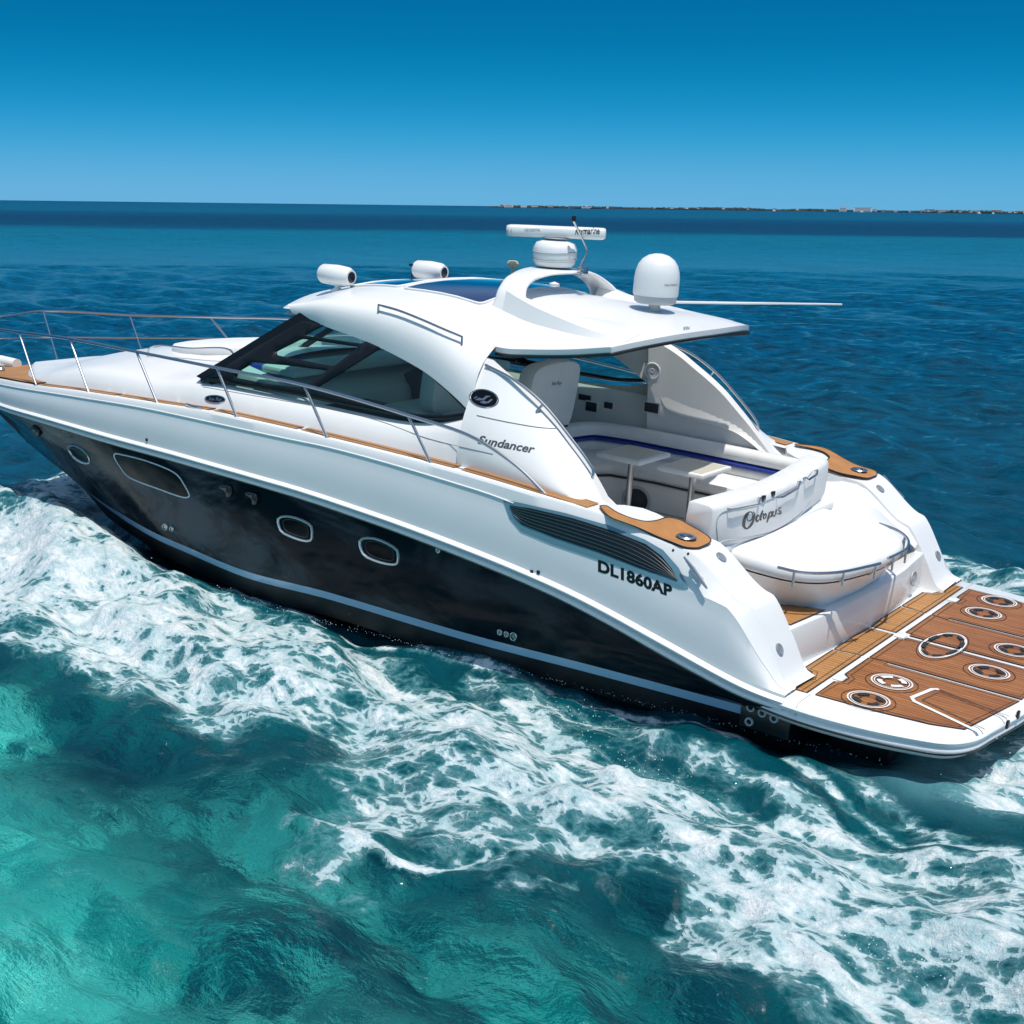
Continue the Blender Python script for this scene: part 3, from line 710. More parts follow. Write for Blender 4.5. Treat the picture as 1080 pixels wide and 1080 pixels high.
# oval emblems on the cabin side
def emblem(u, v, ru, rv, slope, txt=None):
    ang = np.linspace(0, 2*math.pi, 26, endpoint=False)
    pts = [(u+ru*math.cos(a), v+rv*math.sin(a)+slope*ru*math.cos(a)) for a in ang]
    mb = MB(); decal(mb, ST, pts, .0015, 0, 4); o = mb.build('oval_badge', PORTG, yacht)
    mb = MB(); outline(mb, ST, [(u+(a-u)*1.08, v+(b_-v)*1.08) for a, b_ in pts], .001, .007, n=30); mb.build('rim', STEEL, o)
    return o
o = emblem(510.5, 420.3, 14, 8.6, .12)
mb = MB()
for q in ([(501, 422), (505, 419.5), (509, 420.5), (513, 417.5), (518, 417.8), (514, 419.5), (511, 422), (506, 422.5)], [(506, 424.5), (510, 422.5), (514, 424), (518, 421), (520, 421.5), (516, 425), (511, 426)], [(499.5, 420), (503, 417.8), (504, 418.5), (501, 420.8)]):
    decal(mb, ST, q, .0035, 0, 4)
mb.build('logo', STEEL, o)
o = emblem(227, 421, 9.8, 3.6, .06)
lettering('badge_lettering', 'Sea Ray', ST, (220, 422.2), (234.5, 423), (220.6, 418.6), STEEL, o, shear=.2, bold=.01, off=.0035)
# seam line on the cabin side
mb = MB(); outline(mb, ST, [(503, 438), (520, 442), (545, 447), (570, 451), (586, 452)], .002, .004, n=20, closed=False); 
outline(mb, ST, [(214, 408), (260, 416), (340, 430), (400, 444), (450, 462), (520, 479)], .002, .003, n=30, closed=False)
mb.build('moulding_seam', mat('seam', (.25, .25, .25), .5), yacht)

# --- rails
def rpost(u, v, y): return at(u, v, y=y)
bases = []; 
tops_px = [(20, 350), (73.6, 357.3), (144, 371), (229, 388), (321, 406.4), (430.5, 438)]
base_px = [(38.8, 407), (94.4, 415.5), (166.9, 427), (250.3, 440.5), (345.8, 462.7), (455.6, 490.5)]
fb_ = lambda x: -(bh(x)-.09); ft_ = lambda x: -(bh(x)-.11)
Tp = [at(u, v, y=ft_) for u, v in tops_px]; Bp = [at(u, v, y=fb_) for u, v in base_px]
print('rail', [p.round(2).tolist() for p in Tp])
# forward stanchions out of frame, continuing round the bow
xf = [-11.5, -12.7]; 
for x in xf: Tp.insert(0, np.array([x-.28, -(bh(x)-.10), zdeck(x)+.60+.09*(-x-11.2)])); Bp.insert(0, np.array([x+.05, -(bh(x)-.09), zdeck(x)]))
end = at(578.6, 525, y=-(bh(-2.4)-.15)); pre = [at(500, 462, y=-1.98), at(545, 492, y=-1.96)]
bow = [np.array([-13.75, -.45, 1.50]), np.array([-14.0, 0, 1.50])]
port_path = [bow[1], bow[0]]+Tp+pre+[end]
full = [np.array([p[0], -p[1], p[2]]) for p in reversed(port_path[1:])]+port_path
mb = MB(); tube(mb, cr(full, 220), .017, 8); rail = mb.build('bow_rail', STEEL, yacht)
for s in (1, -1):
    for a, b_ in zip(Tp, Bp):
        mb = MB(); tube(mb, [(b_[0], s*b_[1], b_[2]-.01), (a[0], s*a[1], a[2])], .014, 8)
        lathe(mb, [(.0, .018), (.03, .016), (.036, 0)], (b_[0], s*b_[1], b_[2]), 12); mb.build('stanchion', STEEL, rail)
# lower rail round the pulpit
mp = [(a*.52+b_*.48) for a, b_ in zip(Tp[:4], Bp[:4])]; mp = [np.array([-13.85, 0, 1.2]), np.array([-13.6, -.42, 1.2])]+mp
m2 = [np.array([p[0], -p[1], p[2]]) for p in reversed(mp[1:])]
mb = MB(); tube(mb, cr(m2+mp[:1], 80), .012, 8); tube(mb, cr(mp[:4], 40), .012, 8); mb.build('middle_rail', STEEL, rail)
# rails along the cockpit pillars and roof
def pillar_rail(s):
    px = [(511, 386, 1.52), (540, 407, 1.55), (569.4, 431.7, 1.56), (598, 467, 1.57), (617, 493, 1.57), (622, 503, 1.57)]
    P = [at(u, v, y=-h) for u, v, h in px]; P = [np.array([p[0]+.03, p[1], p[2]+.05]) for p in P]; P[0] += np.array([-.02, 0, -.04])
    P.append(P[-1]+np.array([-.02, -.02, -.10]))
    mb = MB(); tube(mb, [(x, -s*y, z) for x, y, z in cr(P, 50)], .014, 8)
    for i in (2,):
        q = P[i]; tube(mb, [(q[0], -s*q[1], q[2]), (q[0]-.05, -s*(q[1]-.02), q[2]-.07)], .012, 8)
    mb.build('grab_rail', STEEL, yacht)
pillar_rail(1); pillar_rail(-1)
gp = [on(RT, u, v, .0) for u, v in ((399, 330), (420, 336), (445, 346), (470, 357), (487, 364))]
gt = [on(RT, u, v, .0) for u, v in ((399, 330), (420, 336), (445, 346), (470, 357), (487, 364))]
print('gp', gp)
for s in (1, -1):
    P = [gp[0]]+[p+np.array([0, -.0, .075]) for p in (gp[0], gp[1], gp[2], gp[3], gp[4])]+[gp[4]]
    P = [P[0], P[1], *cr(P[1:6], 14)[1:-1], P[5], P[6]]
    mb = MB(); tube(mb, [(x, s*y, z) for x, y, z in P], .012, 8); mb.build('roof_rail', STEEL, yacht)

# --- swim platform
Zp = .45
outer = [(-.72, -1.62), (-.62, -1.86), (-.37, -2.02), (0, -2.085), (.44, -2.06), (.83, -1.97), (1.08, -1.86), (1.20, -1.68), (1.26, -1.35), (1.335, -.85), (1.37, -.4), (1.38, 0)]
oc = cr(outer, 50); ring = [tuple(p) for p in oc]+[(x, -y) for x, y in reversed([tuple(p) for p in oc[:-1]])]
def shrink(poly, d):
    n = len(poly); out = []
    for i in range(n):
        a = np.array(poly[i-1]); b_ = np.array(poly[(i+1) % n]); t = b_-a; t = t/np.linalg.norm(t); nn = np.array([-t[1], t[0]]); out.append(tuple(np.array(poly[i])+nn*d))
    return out
mb = MB(); lay = [(0.06, Zp-.13-.06), (0.0, Zp-.13-.0), (-.0, Zp-.10), (.015, Zp-.085), (-.005, Zp-.07), (-.012, Zp-.045), (.0, Zp-.03), (.02, Zp-.012), (.045, Zp)]
rws = [[(x, y, z) for x, y in shrink(ring, d)] for d, z in lay]
v, f = grid(rws, True); f.append(tuple(range(len(v)-len(ring), len(v)))); f.append(tuple(reversed(range(len(ring))))); mb.add(v, f)
plat = mb.build('swim_platform', WHITE, yacht, ang=50)
mb = MB(); tube(mb, [(x, y, Zp-.135) for x, y in shrink(ring, .006)], .012, 6, closed=True); mb.build('edge_trim', BLACK, plat)
for s in (-1, 1):
    mb = MB(); tube(mb, [(.012, s*1.83, Zp+.001), (.012, s*2.035, Zp+.001), (.012, s*2.062, Zp-.012), (.012, s*2.083, Zp-.03), (.012, s*2.088, Zp-.10)], .004, 6); mb.build('rim_seam', DOMEG, plat)
def strip(mb, pts, w_, z, closed=False):
    P = [np.array(p, float) for p in pts]; n = len(P); a_, b_ = [], []
    for i in range(n):
        p0 = P[i-1] if (closed or i > 0) else P[0]; p1 = P[(i+1) % n] if (closed or i < n-1) else P[-1]
        t = p1-p0; t = t/np.linalg.norm(t); nn = np.array([-t[1], t[0]])*w_/2; a_.append((*(P[i]+nn), z)); b_.append((*(P[i]-nn), z))
    if closed: a_.append(a_[0]); b_.append(b_[0])
    mb.add(*grid([a_, b_])); return mb
# teak panels: (polygon, material)
def sidey(x, s=-1):  # teak outer edge
    return s*float(np.interp(x, [-.3, 0, .5, .9, 1.1], [1.84, 1.83, 1.79, 1.73, 1.64]))
aftx = lambda y: 1.285-.028*(abs(y)**2)
pan = []
for s in (-1, 1):
    pan.append(([(-.25, s*.80), (-.25, s*1.36), (-.17, s*1.40), (-.13, s*1.52), (-.24, s*1.84), (-.02, s*1.83), (-.02, s*.76), (-.02, s*.80)][:7], TEAK))
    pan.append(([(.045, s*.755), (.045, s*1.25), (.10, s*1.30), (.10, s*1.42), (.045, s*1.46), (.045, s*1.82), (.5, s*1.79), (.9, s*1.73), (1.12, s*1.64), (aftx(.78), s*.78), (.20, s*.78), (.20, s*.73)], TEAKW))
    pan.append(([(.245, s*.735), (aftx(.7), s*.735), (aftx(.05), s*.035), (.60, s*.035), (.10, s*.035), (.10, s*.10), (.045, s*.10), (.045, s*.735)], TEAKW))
    pan.append(([(-.25, s*.77), (-.02, s*.74), (-.02, s*.03), (-.25, s*.03)], TEAK))
for i, (poly, m) in enumerate(pan):
    mb = MB(); poly = poly if sum(poly[k-1][0]*poly[k][1]-poly[k][0]*poly[k-1][1] for k in range(len(poly))) > 0 else poly[::-1]
    mb.add([(x, y, Zp+.006) for x, y in poly], [tuple(range(len(poly)))])
    o = mb.build('teak_panel', m, plat, smooth=False)
    mb = MB(); strip(mb, shrink(poly, .0), .012, Zp+.009, True); strip(mb, shrink(poly, .045), .006, Zp+.009, True); mb.build('caulking', RUBBER, o)
# fold-out step (white framed) on the port aft quarter
mb = MB(); 
strip(mb, [(1.22, -1.62), (.66, -1.40), (.62, -1.34), (.68, -1.05), (.72, -1.02)], .035, Zp+.012); mb.build('locker_seam', WHITE, plat, smooth=False)
mb = MB(); strip(mb, [(1.24, -1.55), (.70, -1.33), (.745, -1.06), (1.30, -1.22)], .010, Zp+.015); strip(mb, [(.72, -1.02), (1.30, -1.16)], .008, Zp+.011); mb.build('locker_caulk', RUBBER, plat, smooth=False)
# recessed tie-down rings
def tiedown(x, y, rx, ry, nb, white=False):
    mb = MB(); ang = np.linspace(0, 2*math.pi, 40, endpoint=False); P = lambda k: [(x+rx*k*math.cos(a), y+ry*k*math.sin(a)) for a in ang]
    k2 = 1-.030/max(rx, ry)
    for kk, w_, m_ in ((1.0, .013, 0), (1-.022/max(rx, ry), .008, 0)):
        strip(mb, P(kk), w_, Zp+.016, True)
    o = mb.build('tie_down', mat('ring_white', (.75, .75, .74), .4) if 'ring_white' not in bpy.data.materials else bpy.data.materials['ring_white'], plat, smooth=False)
    mb = MB(); strip(mb, P(1+.035/max(rx, ry)*1.3), .007, Zp+.010, True); strip(mb, P(1-.035/max(rx, ry)), .006, Zp+.013, True); strip(mb, P(1-.092/max(rx, ry)), .006, Zp+.013, True); mb.build('groove', RUBBER, o, smooth=False)
    mb = MB(); rm = 1-.062/max(rx, ry)
    for k in range(nb):
        a0_ = 2*math.pi*(k+.18)/nb; a1_ = 2*math.pi*(k+.82)/nb
        strip(mb, [(x+rx*rm*math.cos(a), y+ry*rm*math.sin(a)) for a in np.linspace(a0_, a1_, 8)], .042, Zp+.019)
    mb.build('chock_pad', bpy.data.materials['ring_white'] if white else RUBBER, o, smooth=False)
for s in (-1, 1):
    tiedown(.39, s*1.63, .156, .156, 4); tiedown(.39, s*1.15, .156, .156, 4, s < 0); tiedown(.90, s*.34, .156, .156, 4)
tiedown(.405, 0, .155, .385, 8)
for y in (-1.36, -.02, 1.36):
    mb = MB(); box(mb, (.045, y, Zp+.007), (.085, .11, .012)); mb.build('hinge', WHITE, plat, bevel=.004)
mb = MB()
for yy in (-1.05, -.80): box(mb, (aftx(0)+.055-.02*abs(yy), yy-.2, Zp-.02), (.02, .045, .06))
mb.build('ladder_latch', BLACK, plat, bevel=.004)
# under-platform: exhaust outlets, trim tabs and drives
mb = MB(); box(mb, (.35, -1.35, .12), (.5, .5, .34)); box(mb, (.35, 1.35, .12), (.5, .5, .34)); box(mb, (.15, 0, .05), (.35, 2.4, .4)); mb.build('stern_bracket', ANTIFOUL, yacht, bevel=.05)
mb = MB(); box(mb, (-.28, -1.93, .20), (.42, .05, .24)); mb.build('exhaust_plate', BLACK, yacht, bevel=.01)
for dx, dz in ((-.40, .26), (-.30, .245), (-.20, .23), (-.40, .14)):
    mb = MB(); rot = Matrix.Rotation(R(90), 3, 'X'); lathe(mb, [(.022, 0), (.022, .02), (.034, .02), (.036, 0)], (dx, -1.957, dz), 16, rot=rot); mb.build('exhaust_outlet', DOMEG, yacht)

# --- transom riser, step, garage and sun pad
mb = MB()
prism(mb, [(-.62, -1.52), (-.34, -1.52), (-.27, -.8), (-.245, 0), (-.27, .8), (-.34, 1.52), (-.62, 1.52)], .40, lambda x, y: .80 if x > -.6 else .80)
rz = mb.build('transom_riser', WHITE, yacht, bevel=.018)
mb = MB(); box(mb, (-.86, 0, .62), (.5, 3.04, .36)); mb.build('transom_base', WHITE, yacht)
mb = MB(); poly = [(-.76, -1.44), (-.38, -1.44), (-.33, -.88), (-.50, -.95), (-.66, -1.06), (-.72, -1.15)]
mb.add([(x, y, .809) for x, y in poly], [tuple(range(len(poly)))]); o = mb.build('step_teak', TEAK, yacht, smooth=False)
mb = MB(); strip(mb, poly, .012, .812, True); mb.build('caulking', RUBBER, o, smooth=False)
# garage body lofted from foot to lid
foot = [(-1.2, -.95), (-.62, -1.0), (-.42, -.86), (-.36, -.5), (-.34, 0), (-.38, .45), (-.55, .62), (-1.2, .72)]
lidp = [(-1.25, -1.12), (-.85, -1.22), (-.50, -1.20), (-.30, -1.04), (-.16, -.62), (-.11, -.2), (-.13, .18), (-.28, .5), (-.55, .72), (-1.3, .82)]
fo = cr(foot, 40); li = cr(lidp, 40)
rws = [[(x, y, .80) for x, y in fo]]
for t, z in ((.15, .84), (.55, .96), (.8, 1.03), (.93, 1.07)): rws.append([(a[0]*(1-t)+b_[0]*t, a[1]*(1-t)+b_[1]*t, z) for a, b_ in zip(fo, li)])
mb = MB(); mb.add(*grid(rws)); gar = mb.build('garage_door', WHITE, yacht)
zlid = lambda x, y: 1.215+.03*(x+1)*-.6
lay = [(.035, 1.075), (0, 1.09), (-.012, 1.12), (-.01, 1.16), (.01, 1.195), (.045, 1.215), (.12, 1.225)]
cen = np.array([-.75, -.2])
def inset(P, d):
    out = []
    for p in P:
        v_ = cen-np.array(p); out.append(tuple(np.array(p)+v_/np.linalg.norm(v_)*d))
    return out
lp = [tuple(p) for p in li]
rws = [[(x, y, z) for x, y in inset(lp, d)] for d, z in lay]; v, f = grid(rws, True)
n0 = len(v); base = (len(lay)-1)*len(lp)
v.append((cen[0], cen[1], 1.232)); f += [(base+i, base+(i+1) % len(lp), n0) for i in range(len(lp))]
mb = MB(); mb.add(v, f); pad = mb.build('sun_pad', CUSH, yacht, merge=.0005, ang=50)
# side mouldings either side of the garage
mb = MB(); rws = []
for x in np.linspace(-1.9, -.42, 14):
    zt = min(zdeck(x), 1.38)-.03; zl = 1.18 if x < -.75 else 1.18-(x+.75)*.9
    rws.append([(x, .70, .70), (x, .80, min(zl, zt)), (x, .95, min(zl, zt)), (x, 1.30, min(zl, zt)+.03), (x, 1.46, zt-.05), (x, 1.515, zt)])
mb.add(*grid(rws)); mb.build('starboard_coaming', WHITE, yacht, ang=60)
# rail around the sun pad
def padrail(pts, posts):
    Q = cr([(x, y, 1.19) for x, y in pts], 40); mb = MB()
    e0 = Q[0]+np.array([-.05, .03, 0]); tube(mb, Q, .013, 8); 
    for k in posts:
        q = Q[k]; d = cen-q[:2]; d = d/np.linalg.norm(d); tube(mb, [q, (q[0]+d[0]*.02, q[1]+d[1]*.02, 1.12), (q[0]+d[0]*.07, q[1]+d[1]*.07, 1.08)], .010, 8)
        tube(mb, [q, (q[0], q[1], 1.06)], .010, 8)
    mb.build('pad_rail', STEEL, yacht)
padrail([(-.62, -1.27), (-.42, -1.25), (-.23, -1.05), (-.10, -.66), (-.06, -.5)], (6, 22, 36))
padrail([(-.07, -.30), (-.06, -.1), (-.07, .15), (-.18, .45), (-.36, .66), (-.55, .74)], (4, 14, 26))
# --- wing fittings
for (u, v) in ((760.5, 588), (821.8, 685)):
    q = on(TT, u, v, .004)
    if q is None: continue
    d = Vector(ray(u, v)); h = TT.ray_cast(Vector(OB), d); nrm = h[1] if h[1].dot(d) < 0 else -h[1]
    rot = nrm.to_track_quat('Z', 'Y').to_matrix()
    for s in (1, -1):
        mb = MB(); lathe(mb, [(0, .006), (.035, .006), (.042, .010), (.048, .006), (.050, -.002)], q, 20, rot=rot)
        if s < 0: mb.v = [(x, -y, z) for x, y, z in mb.v]
        mb.build('courtesy_light', mat('lamp_lens', (.30, .33, .36), .15, metal=.3), yacht)
# mooring cleats
def cleat(q, dirv, nrm, sc=1.0):
    mb = MB(); q = np.array(q); dv = np.array(dirv)/np.linalg.norm(dirv); nv = np.array(nrm)/np.linalg.norm(nrm)
    tube(mb, [q+dv*k*sc+nv*h*sc for k, h in ((-.14, .075), (-.10, .072), (-.05, .062), (0, .06), (.05, .062), (.10, .072), (.14, .075))], [.008, .013, .017, .018, .017, .013, .008], 8)
    for k in (-.04, .04): tube(mb, [q+dv*k*sc*1.2-nv*.005, q+dv*k*sc+nv*.06*sc], [.02*sc, .014*sc], 8)
    pl = []; tube(mb, [q+dv*-.07, q+dv*.07], .03, 8, flat=.2)
    mb.build('cleat', STEEL, yacht)
q0 = on(TT, 727, 594, .0); q1 = on(TT, 743, 616, .0); q = on(TT, 735, 605, .0); dq = q1-q0; dq = dq/np.linalg.norm(dq); hn = TT.ray_cast(Vector(OB), Vector(ray(735, 605)))[1]; hn = np.array(hn)*(-1 if hn.dot(Vector(ray(735, 605))) > 0 else 1)
cleat(q, dq, hn, 1.1); cleat((q[0], -q[1], q[2]), (dq[0], -dq[1], dq[2]), (hn[0], -hn[1], hn[2]), 1.1)
for u, v in ((638.3, 553.9), (673.9, 568.3), (710, 580.3), (725.8, 584)):
    h = TT.ray_cast(Vector(OB), Vector(ray(u, v))); rot = (h[1] if h[1].dot(Vector(ray(u, v))) < 0 else -h[1]).to_track_quat('Z', 'Y').to_matrix()
    mb = MB(); lathe(mb, [(0, .005), (.009, .004), (.011, 0)], h[0], 10, rot=rot); mb.build('snap_stud', RUBBER, yacht)
q = at(205, 435, y=fb_); cleat(q, (1, 0, 0), (0, 0, 1), .9); cleat((q[0], -q[1], q[2]), (1, 0, 0), (0, 0, 1), .9)
PADM = mat('orange_teak_pad', (0.43, 0.195, 0.062), .6, vary=(7, .18), bump=(60, .1, .004))
# teak pads either side of the cockpit
for s in (-1, 1):
    P = []
    for u, v in ((632, 533), (638, 541), (646, 547), (680, 559), (705, 570), (722, 577), (736, 577.5), (753, 570), (736, 558), (718, 548), (704, 545), (692, 549), (680, 550), (664, 546), (650, 540), (640, 533)):
        q = at(u, v, z=1.45)
        for _ in range(25): q = at(u, v, z=zdeck(max(min(q[0], -.95), -2.3))+.02)
        P.append((q[0], -q[1]))
    P = [tuple(p) for p in roundc([(x, s*y) for x, y in P], .09, 4)]; zz = lambda x, y: zdeck(x)+.006-.05*max(0, (x+1.12))
    PADP = P; mb = MB(); surfpatch(mb, P, zz, .012, .15); o = mb.build('teak_pad', PADM, yacht)
    Q = [(p[0], p[1], zz(*p)+.013) for p in P]; mb = MB(); tube(mb, Q, .0055, 6, closed=True, flat=.8); mb.build('pad_edging', RUBBER, o)
    mb = MB(); lathe(mb, [(0, .004), (.05, .004), (.055, .02), (.075, .022), (.085, .012)], (-1.20, s*1.78, zdeck(-1.2)+.018), 24); c0 = mb.build('cup_holder', STEEL, o)
    mb = MB(); lathe(mb, [(0, .010), (.048, .010)], (-1.20, s*1.78, zdeck(-1.2)+.018), 24); mb.build('cup_liner', mat('dark_liner', (.02, .025, .05), .3), c0)
    mb = MB(); prism(mb, [(x, s*min(abs(y), 1.78)) for x, y in PADP], .78, lambda x, y: zz(x, y)-.03); mb.build('coaming', WHITE, yacht)

# --- cockpit
mb = MB(); prism(mb, [(-5.6, -1.5), (-1.2, -1.5), (-1.2, 1.5), (-5.6, 1.5)], .70, .78); mb.build('cockpit_floor', GREYF, yacht)
mb = MB()
for s in (-1, 1):     # liner walls, following the cabin side inside
    rws = []
    for x in np.linspace(-5.6, -2.0, 14):
        ze = float(np.interp(x, [e[0] for e in Ec], [e[2] for e in Ec]))-.06; zt_ = min(1.80, ze)
        rws.append([(x, s*1.50, .78), (x, s*1.52, min(1.35, zt_)), (x, s*1.55, min(1.60, zt_)), (x, s*min(half(x, 1.8)-.10, 1.56 if zt_ < 1.8 else 9), zt_)])
    if s > 0 or True: mb.add(*grid(rws))
mb.build('cockpit_liner', GREYF, yacht)
# starboard inner pillar panel (covers pillar inside)
mb = MB(); EE = [np.array([e[0]+.01, -e[1]-.06, e[2]-.02]) for e in Ec]; LLq = [at(u, v, y=1.44) for u, v in ((641, 371), (668, 392), (693, 414), (704, 432), (735, 444), (773, 455), (790, 466), (808, 482))]; LL = [p for p in cr(LLq, 30)]
for s in (1, -1):
    mb.add(*grid([[(p[0], s*p[1], p[2]) for p in EE], [(p[0], s*p[1], p[2]) for p in LL], [(p[0], s*(p[1]+.10), p[2]-.02) for p in LL]]))
mb.build('pillar_panel', GREYF, yacht, ang=30)
# cabin/cockpit bulkhead and dashboard
mb = MB(); prism(mb, [(-7.0, -1.35), (-5.75, -1.45), (-5.75, 1.45), (-7.0, 1.35)], .8, lambda x, y: 1.95 if x < -6.5 else 1.75); mb.build('dashboard', TEALI, yacht, bevel=.06)
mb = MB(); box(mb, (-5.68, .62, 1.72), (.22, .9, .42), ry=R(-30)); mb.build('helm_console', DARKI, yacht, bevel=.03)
mb = MB(); rot = Matrix.Rotation(R(-60), 3, 'Y'); P = [(.19*math.cos(a), .19*math.sin(a), 0) for a in np.linspace(0, 2*math.pi, 28, endpoint=False)]
P = [tuple(Vector((-5.38, .62, 1.95))+rot @ Vector(p)) for p in P]; tube(mb, P, .016, 6, closed=True)
for k in (0, 9, 18): tube(mb, [P[k], (-5.42, .62, 1.93)], .012, 6)
tube(mb, [(-5.42, .62, 1.93), (-5.62, .62, 1.80)], .02, 6); mb.build('steering_wheel', BLACK, yacht)
mb = MB(); box(mb, (-6.75, -.80, 1.90), (.7, .8, .10)); mb.build('blue_lounge', BLUEV, yacht, bevel=.04)
mb = MB(); box(mb, (-5.9, 1.05, 1.93), (1.3, .55, .10)); box(mb, (-6.3, -.2, 1.95), (.5, 2.2, .08)); mb.build('dashboard_top', TEALI, yacht, bevel=.03)
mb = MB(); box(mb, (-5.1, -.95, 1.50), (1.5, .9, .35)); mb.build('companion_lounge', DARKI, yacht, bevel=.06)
# helm seats
def seatback(c, w_, h_, th, rz=0):
    mb = MB(); pr = []
    P = chaikin([(-w_/2, 0), (-w_/2*1.02, h_*.7), (-w_/2*.95, h_*.97), (0, h_*1.02), (w_/2*.95, h_*.97), (w_/2*1.02, h_*.7), (w_/2, 0), (w_*.3, -.02), (-w_*.3, -.02)], 2)
    rws = []
    for k, t in ((-.5, .90), (-.42, .97), (-.2, 1.0), (.2, 1.0), (.42, .97), (.5, .90)):
        cz = h_/2; rws.append([Matrix.Rotation(rz, 3, 'Z') @ Vector((k*th+(p[1]-cz)*.12, p[0]*t, cz+(p[1]-cz)*t)) for p in P])
    v, f = grid([[tuple(Vector(c)+q) for q in r] for r in rws], True); n = len(P); f.append(tuple(reversed(range(n)))); f.append(tuple(range(5*n, 6*n))); mb.add(v, f); return mb
for c_, w_, h_ in (((-3.92, .12, 1.56), .86, .72), ((-4.72, -.40, 1.72), .80, .66)):
    mb = seatback(c_, w_, h_, .20); seat = mb.build('helm_seat', VINYL, yacht, ang=40)
    mb = MB(); box(mb, (c_[0]-.32, c_[1], c_[2]-.10), (.62, w_*.95, .18)); mb.build('seat_cushion', VINYL, seat, bevel=.05)
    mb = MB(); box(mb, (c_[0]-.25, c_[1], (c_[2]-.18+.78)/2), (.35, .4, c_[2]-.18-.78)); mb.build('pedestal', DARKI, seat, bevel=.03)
    mb = MB(); P = seatback(c_, w_, h_, .20)
mb = MB(); tube(mb, [(-3.84, -.22, 1.585), (-3.84, .42, 1.585)], .012, 6); mb.build('seat_bar', BLACK, yacht)
HS = bvh(bpy.data.objects['helm_seat'])
lettering('seat_lettering', 'Sea Ray', HS, (581, 406.2), (592, 405.2), (581.6, 402.4), DARKI, bpy.data.objects['helm_seat'], shear=.3, off=.006)
# sofa: starboard run, forward return and aft seat
base_poly = [(-4.15, .30), (-3.75, .30), (-3.45, .72), (-3.0, .80), (-1.9, .80), (-1.75, .62), (-1.75, -.9), (-1.35, -.9), (-1.30, 1.46), (-4.15, 1.46)]
mb = MB(); prism(mb, [(x+.03 if x < -3 else x, y) for x, y in base_poly], .78, 1.08); mb.build('sofa_base', GREYF, yacht, bevel=.03)
mb = MB(); prism(mb, base_poly, 1.085, 1.21); sofa = mb.build('sofa_cushion', VINYL, yacht, bevel=.045)
mb = MB(); tube(mb, [(x-.0, y-.004, 1.09) for x, y in base_poly[1:7]], .010, 6); mb.build('piping', BLACK, sofa)
bp_path = cr([(-4.18, .35), (-4.16, .9), (-4.05, 1.25), (-3.7, 1.38), (-3.0, 1.42), (-2.2, 1.42), (-1.5, 1.40)], 50)
def backroll(z0, z1, d0, m, name, par):
    rws = []
    for i, p in enumerate(bp_path):
        a = bp_path[max(i-1, 0)]; b_ = bp_path[min(i+1, 49)]; t = (b_-a)/np.linalg.norm(b_-a); nn = np.array([t[1], -t[0]])
        rws.append([(*(p+nn*d), z) for d, z in ((-.02, z0), (d0, z0), (d0+.02, (z0+z1)/2), (d0, z1-.02), (d0*.5, z1), (-.02, z1-.01))])
    mb = MB(); v, f = grid(rws, True); f.append(tuple(range(6))); f.append(tuple(reversed(range(49*6, 50*6)))); mb.add(v, f); return mb.build(name, m, par, ang=60)
backroll(1.21, 1.315, .10, VINYL, 'lower_back', sofa); backroll(1.315, 1.37, .115, BLUEV, 'blue_band', sofa); backroll(1.37, 1.50, .12, VINYL, 'upper_back', sofa)
# aft bolster with the boat name on its outer face
ax = lambda y, k=0: -1.04-.10*abs(y+.5)**1.7*.9+k
rws = []
ys = np.concatenate([[-1.46, -1.455, -1.42], np.linspace(-1.36, 1.0, 26), [1.06, 1.10]])
for i, y in enumerate(ys):
    e = min((y+1.46)/.06, (1.10-y)/.06, 1); e = max(e, 0)**.5; th = .30
    prof = [(0, 1.30), (0.006, 1.45), (0.0, 1.585), (-.014, 1.612), (-.045, 1.628), (-.22, 1.635), (-.275, 1.61), (-.29, 1.5), (-.29, 1.24), (-.15, 1.22), (-.02, 1.24)]
    zm = 1.47; xm = -.15
    rws.append([(ax(y)+xm+(px-xm)*(.75+.25*e)*1.0, y, zm+(pz-zm)*(.88+.12*e)) for px, pz in prof])
mb = MB(); v, f = grid(rws, True); k = 11; f.append(tuple(range(k))); f.append(tuple(reversed(range((len(ys)-1)*k, len(ys)*k)))); mb.add(v, f); bol = mb.build('aft_bolster', VINYL, yacht, ang=50)
BT = bvh(bol)
mb = MB()
box(mb, (-1.22, -.2, 1.22), (.26, 2.3, .06)); mb.build('bolster_plinth', WHITE, yacht, bevel=.01)
mb = MB(); outline(mb, BT, [(757, 574), (762, 571), (790, 567), (820, 559), (845, 541), (858, 527)], .004, .008, n=30, closed=False); 
outline(mb, BT, [(757, 573), (756, 550), (760, 541), (800, 531), (846, 508), (857, 497)], .003, .004, n=30, closed=False); mb.build('piping', DOMEG, bol)
for pl in ([(767, 537), (772, 539), (797, 534), (799, 526)], [(819, 524), (822, 526), (838, 517), (841, 509)], [(847, 505), (849, 508), (858, 502), (859, 497)]):
    Q = [on(BT, u, v, .03) for u, v in pl]
    if any(q is None for q in Q): continue
    e0 = on(BT, pl[0][0], pl[0][1], 0); e1 = on(BT, pl[-1][0], pl[-1][1], 0)
    mb = MB(); tube(mb, [e0, Q[0], Q[1]+np.array([0, 0, .02]), Q[2]+np.array([0, 0, .02]), Q[3], e1], .010, 6); mb.build('grab_handle', STEEL, bol)
for u, v in ((804.5, 525.5), (814.5, 521)):
    mb = MB(); q = on(BT, u, v, .008); box(mb, q, (.02, .05, .045), rz=R(-8)); mb.build('speaker_button', BLACK, bol, bevel=.006)
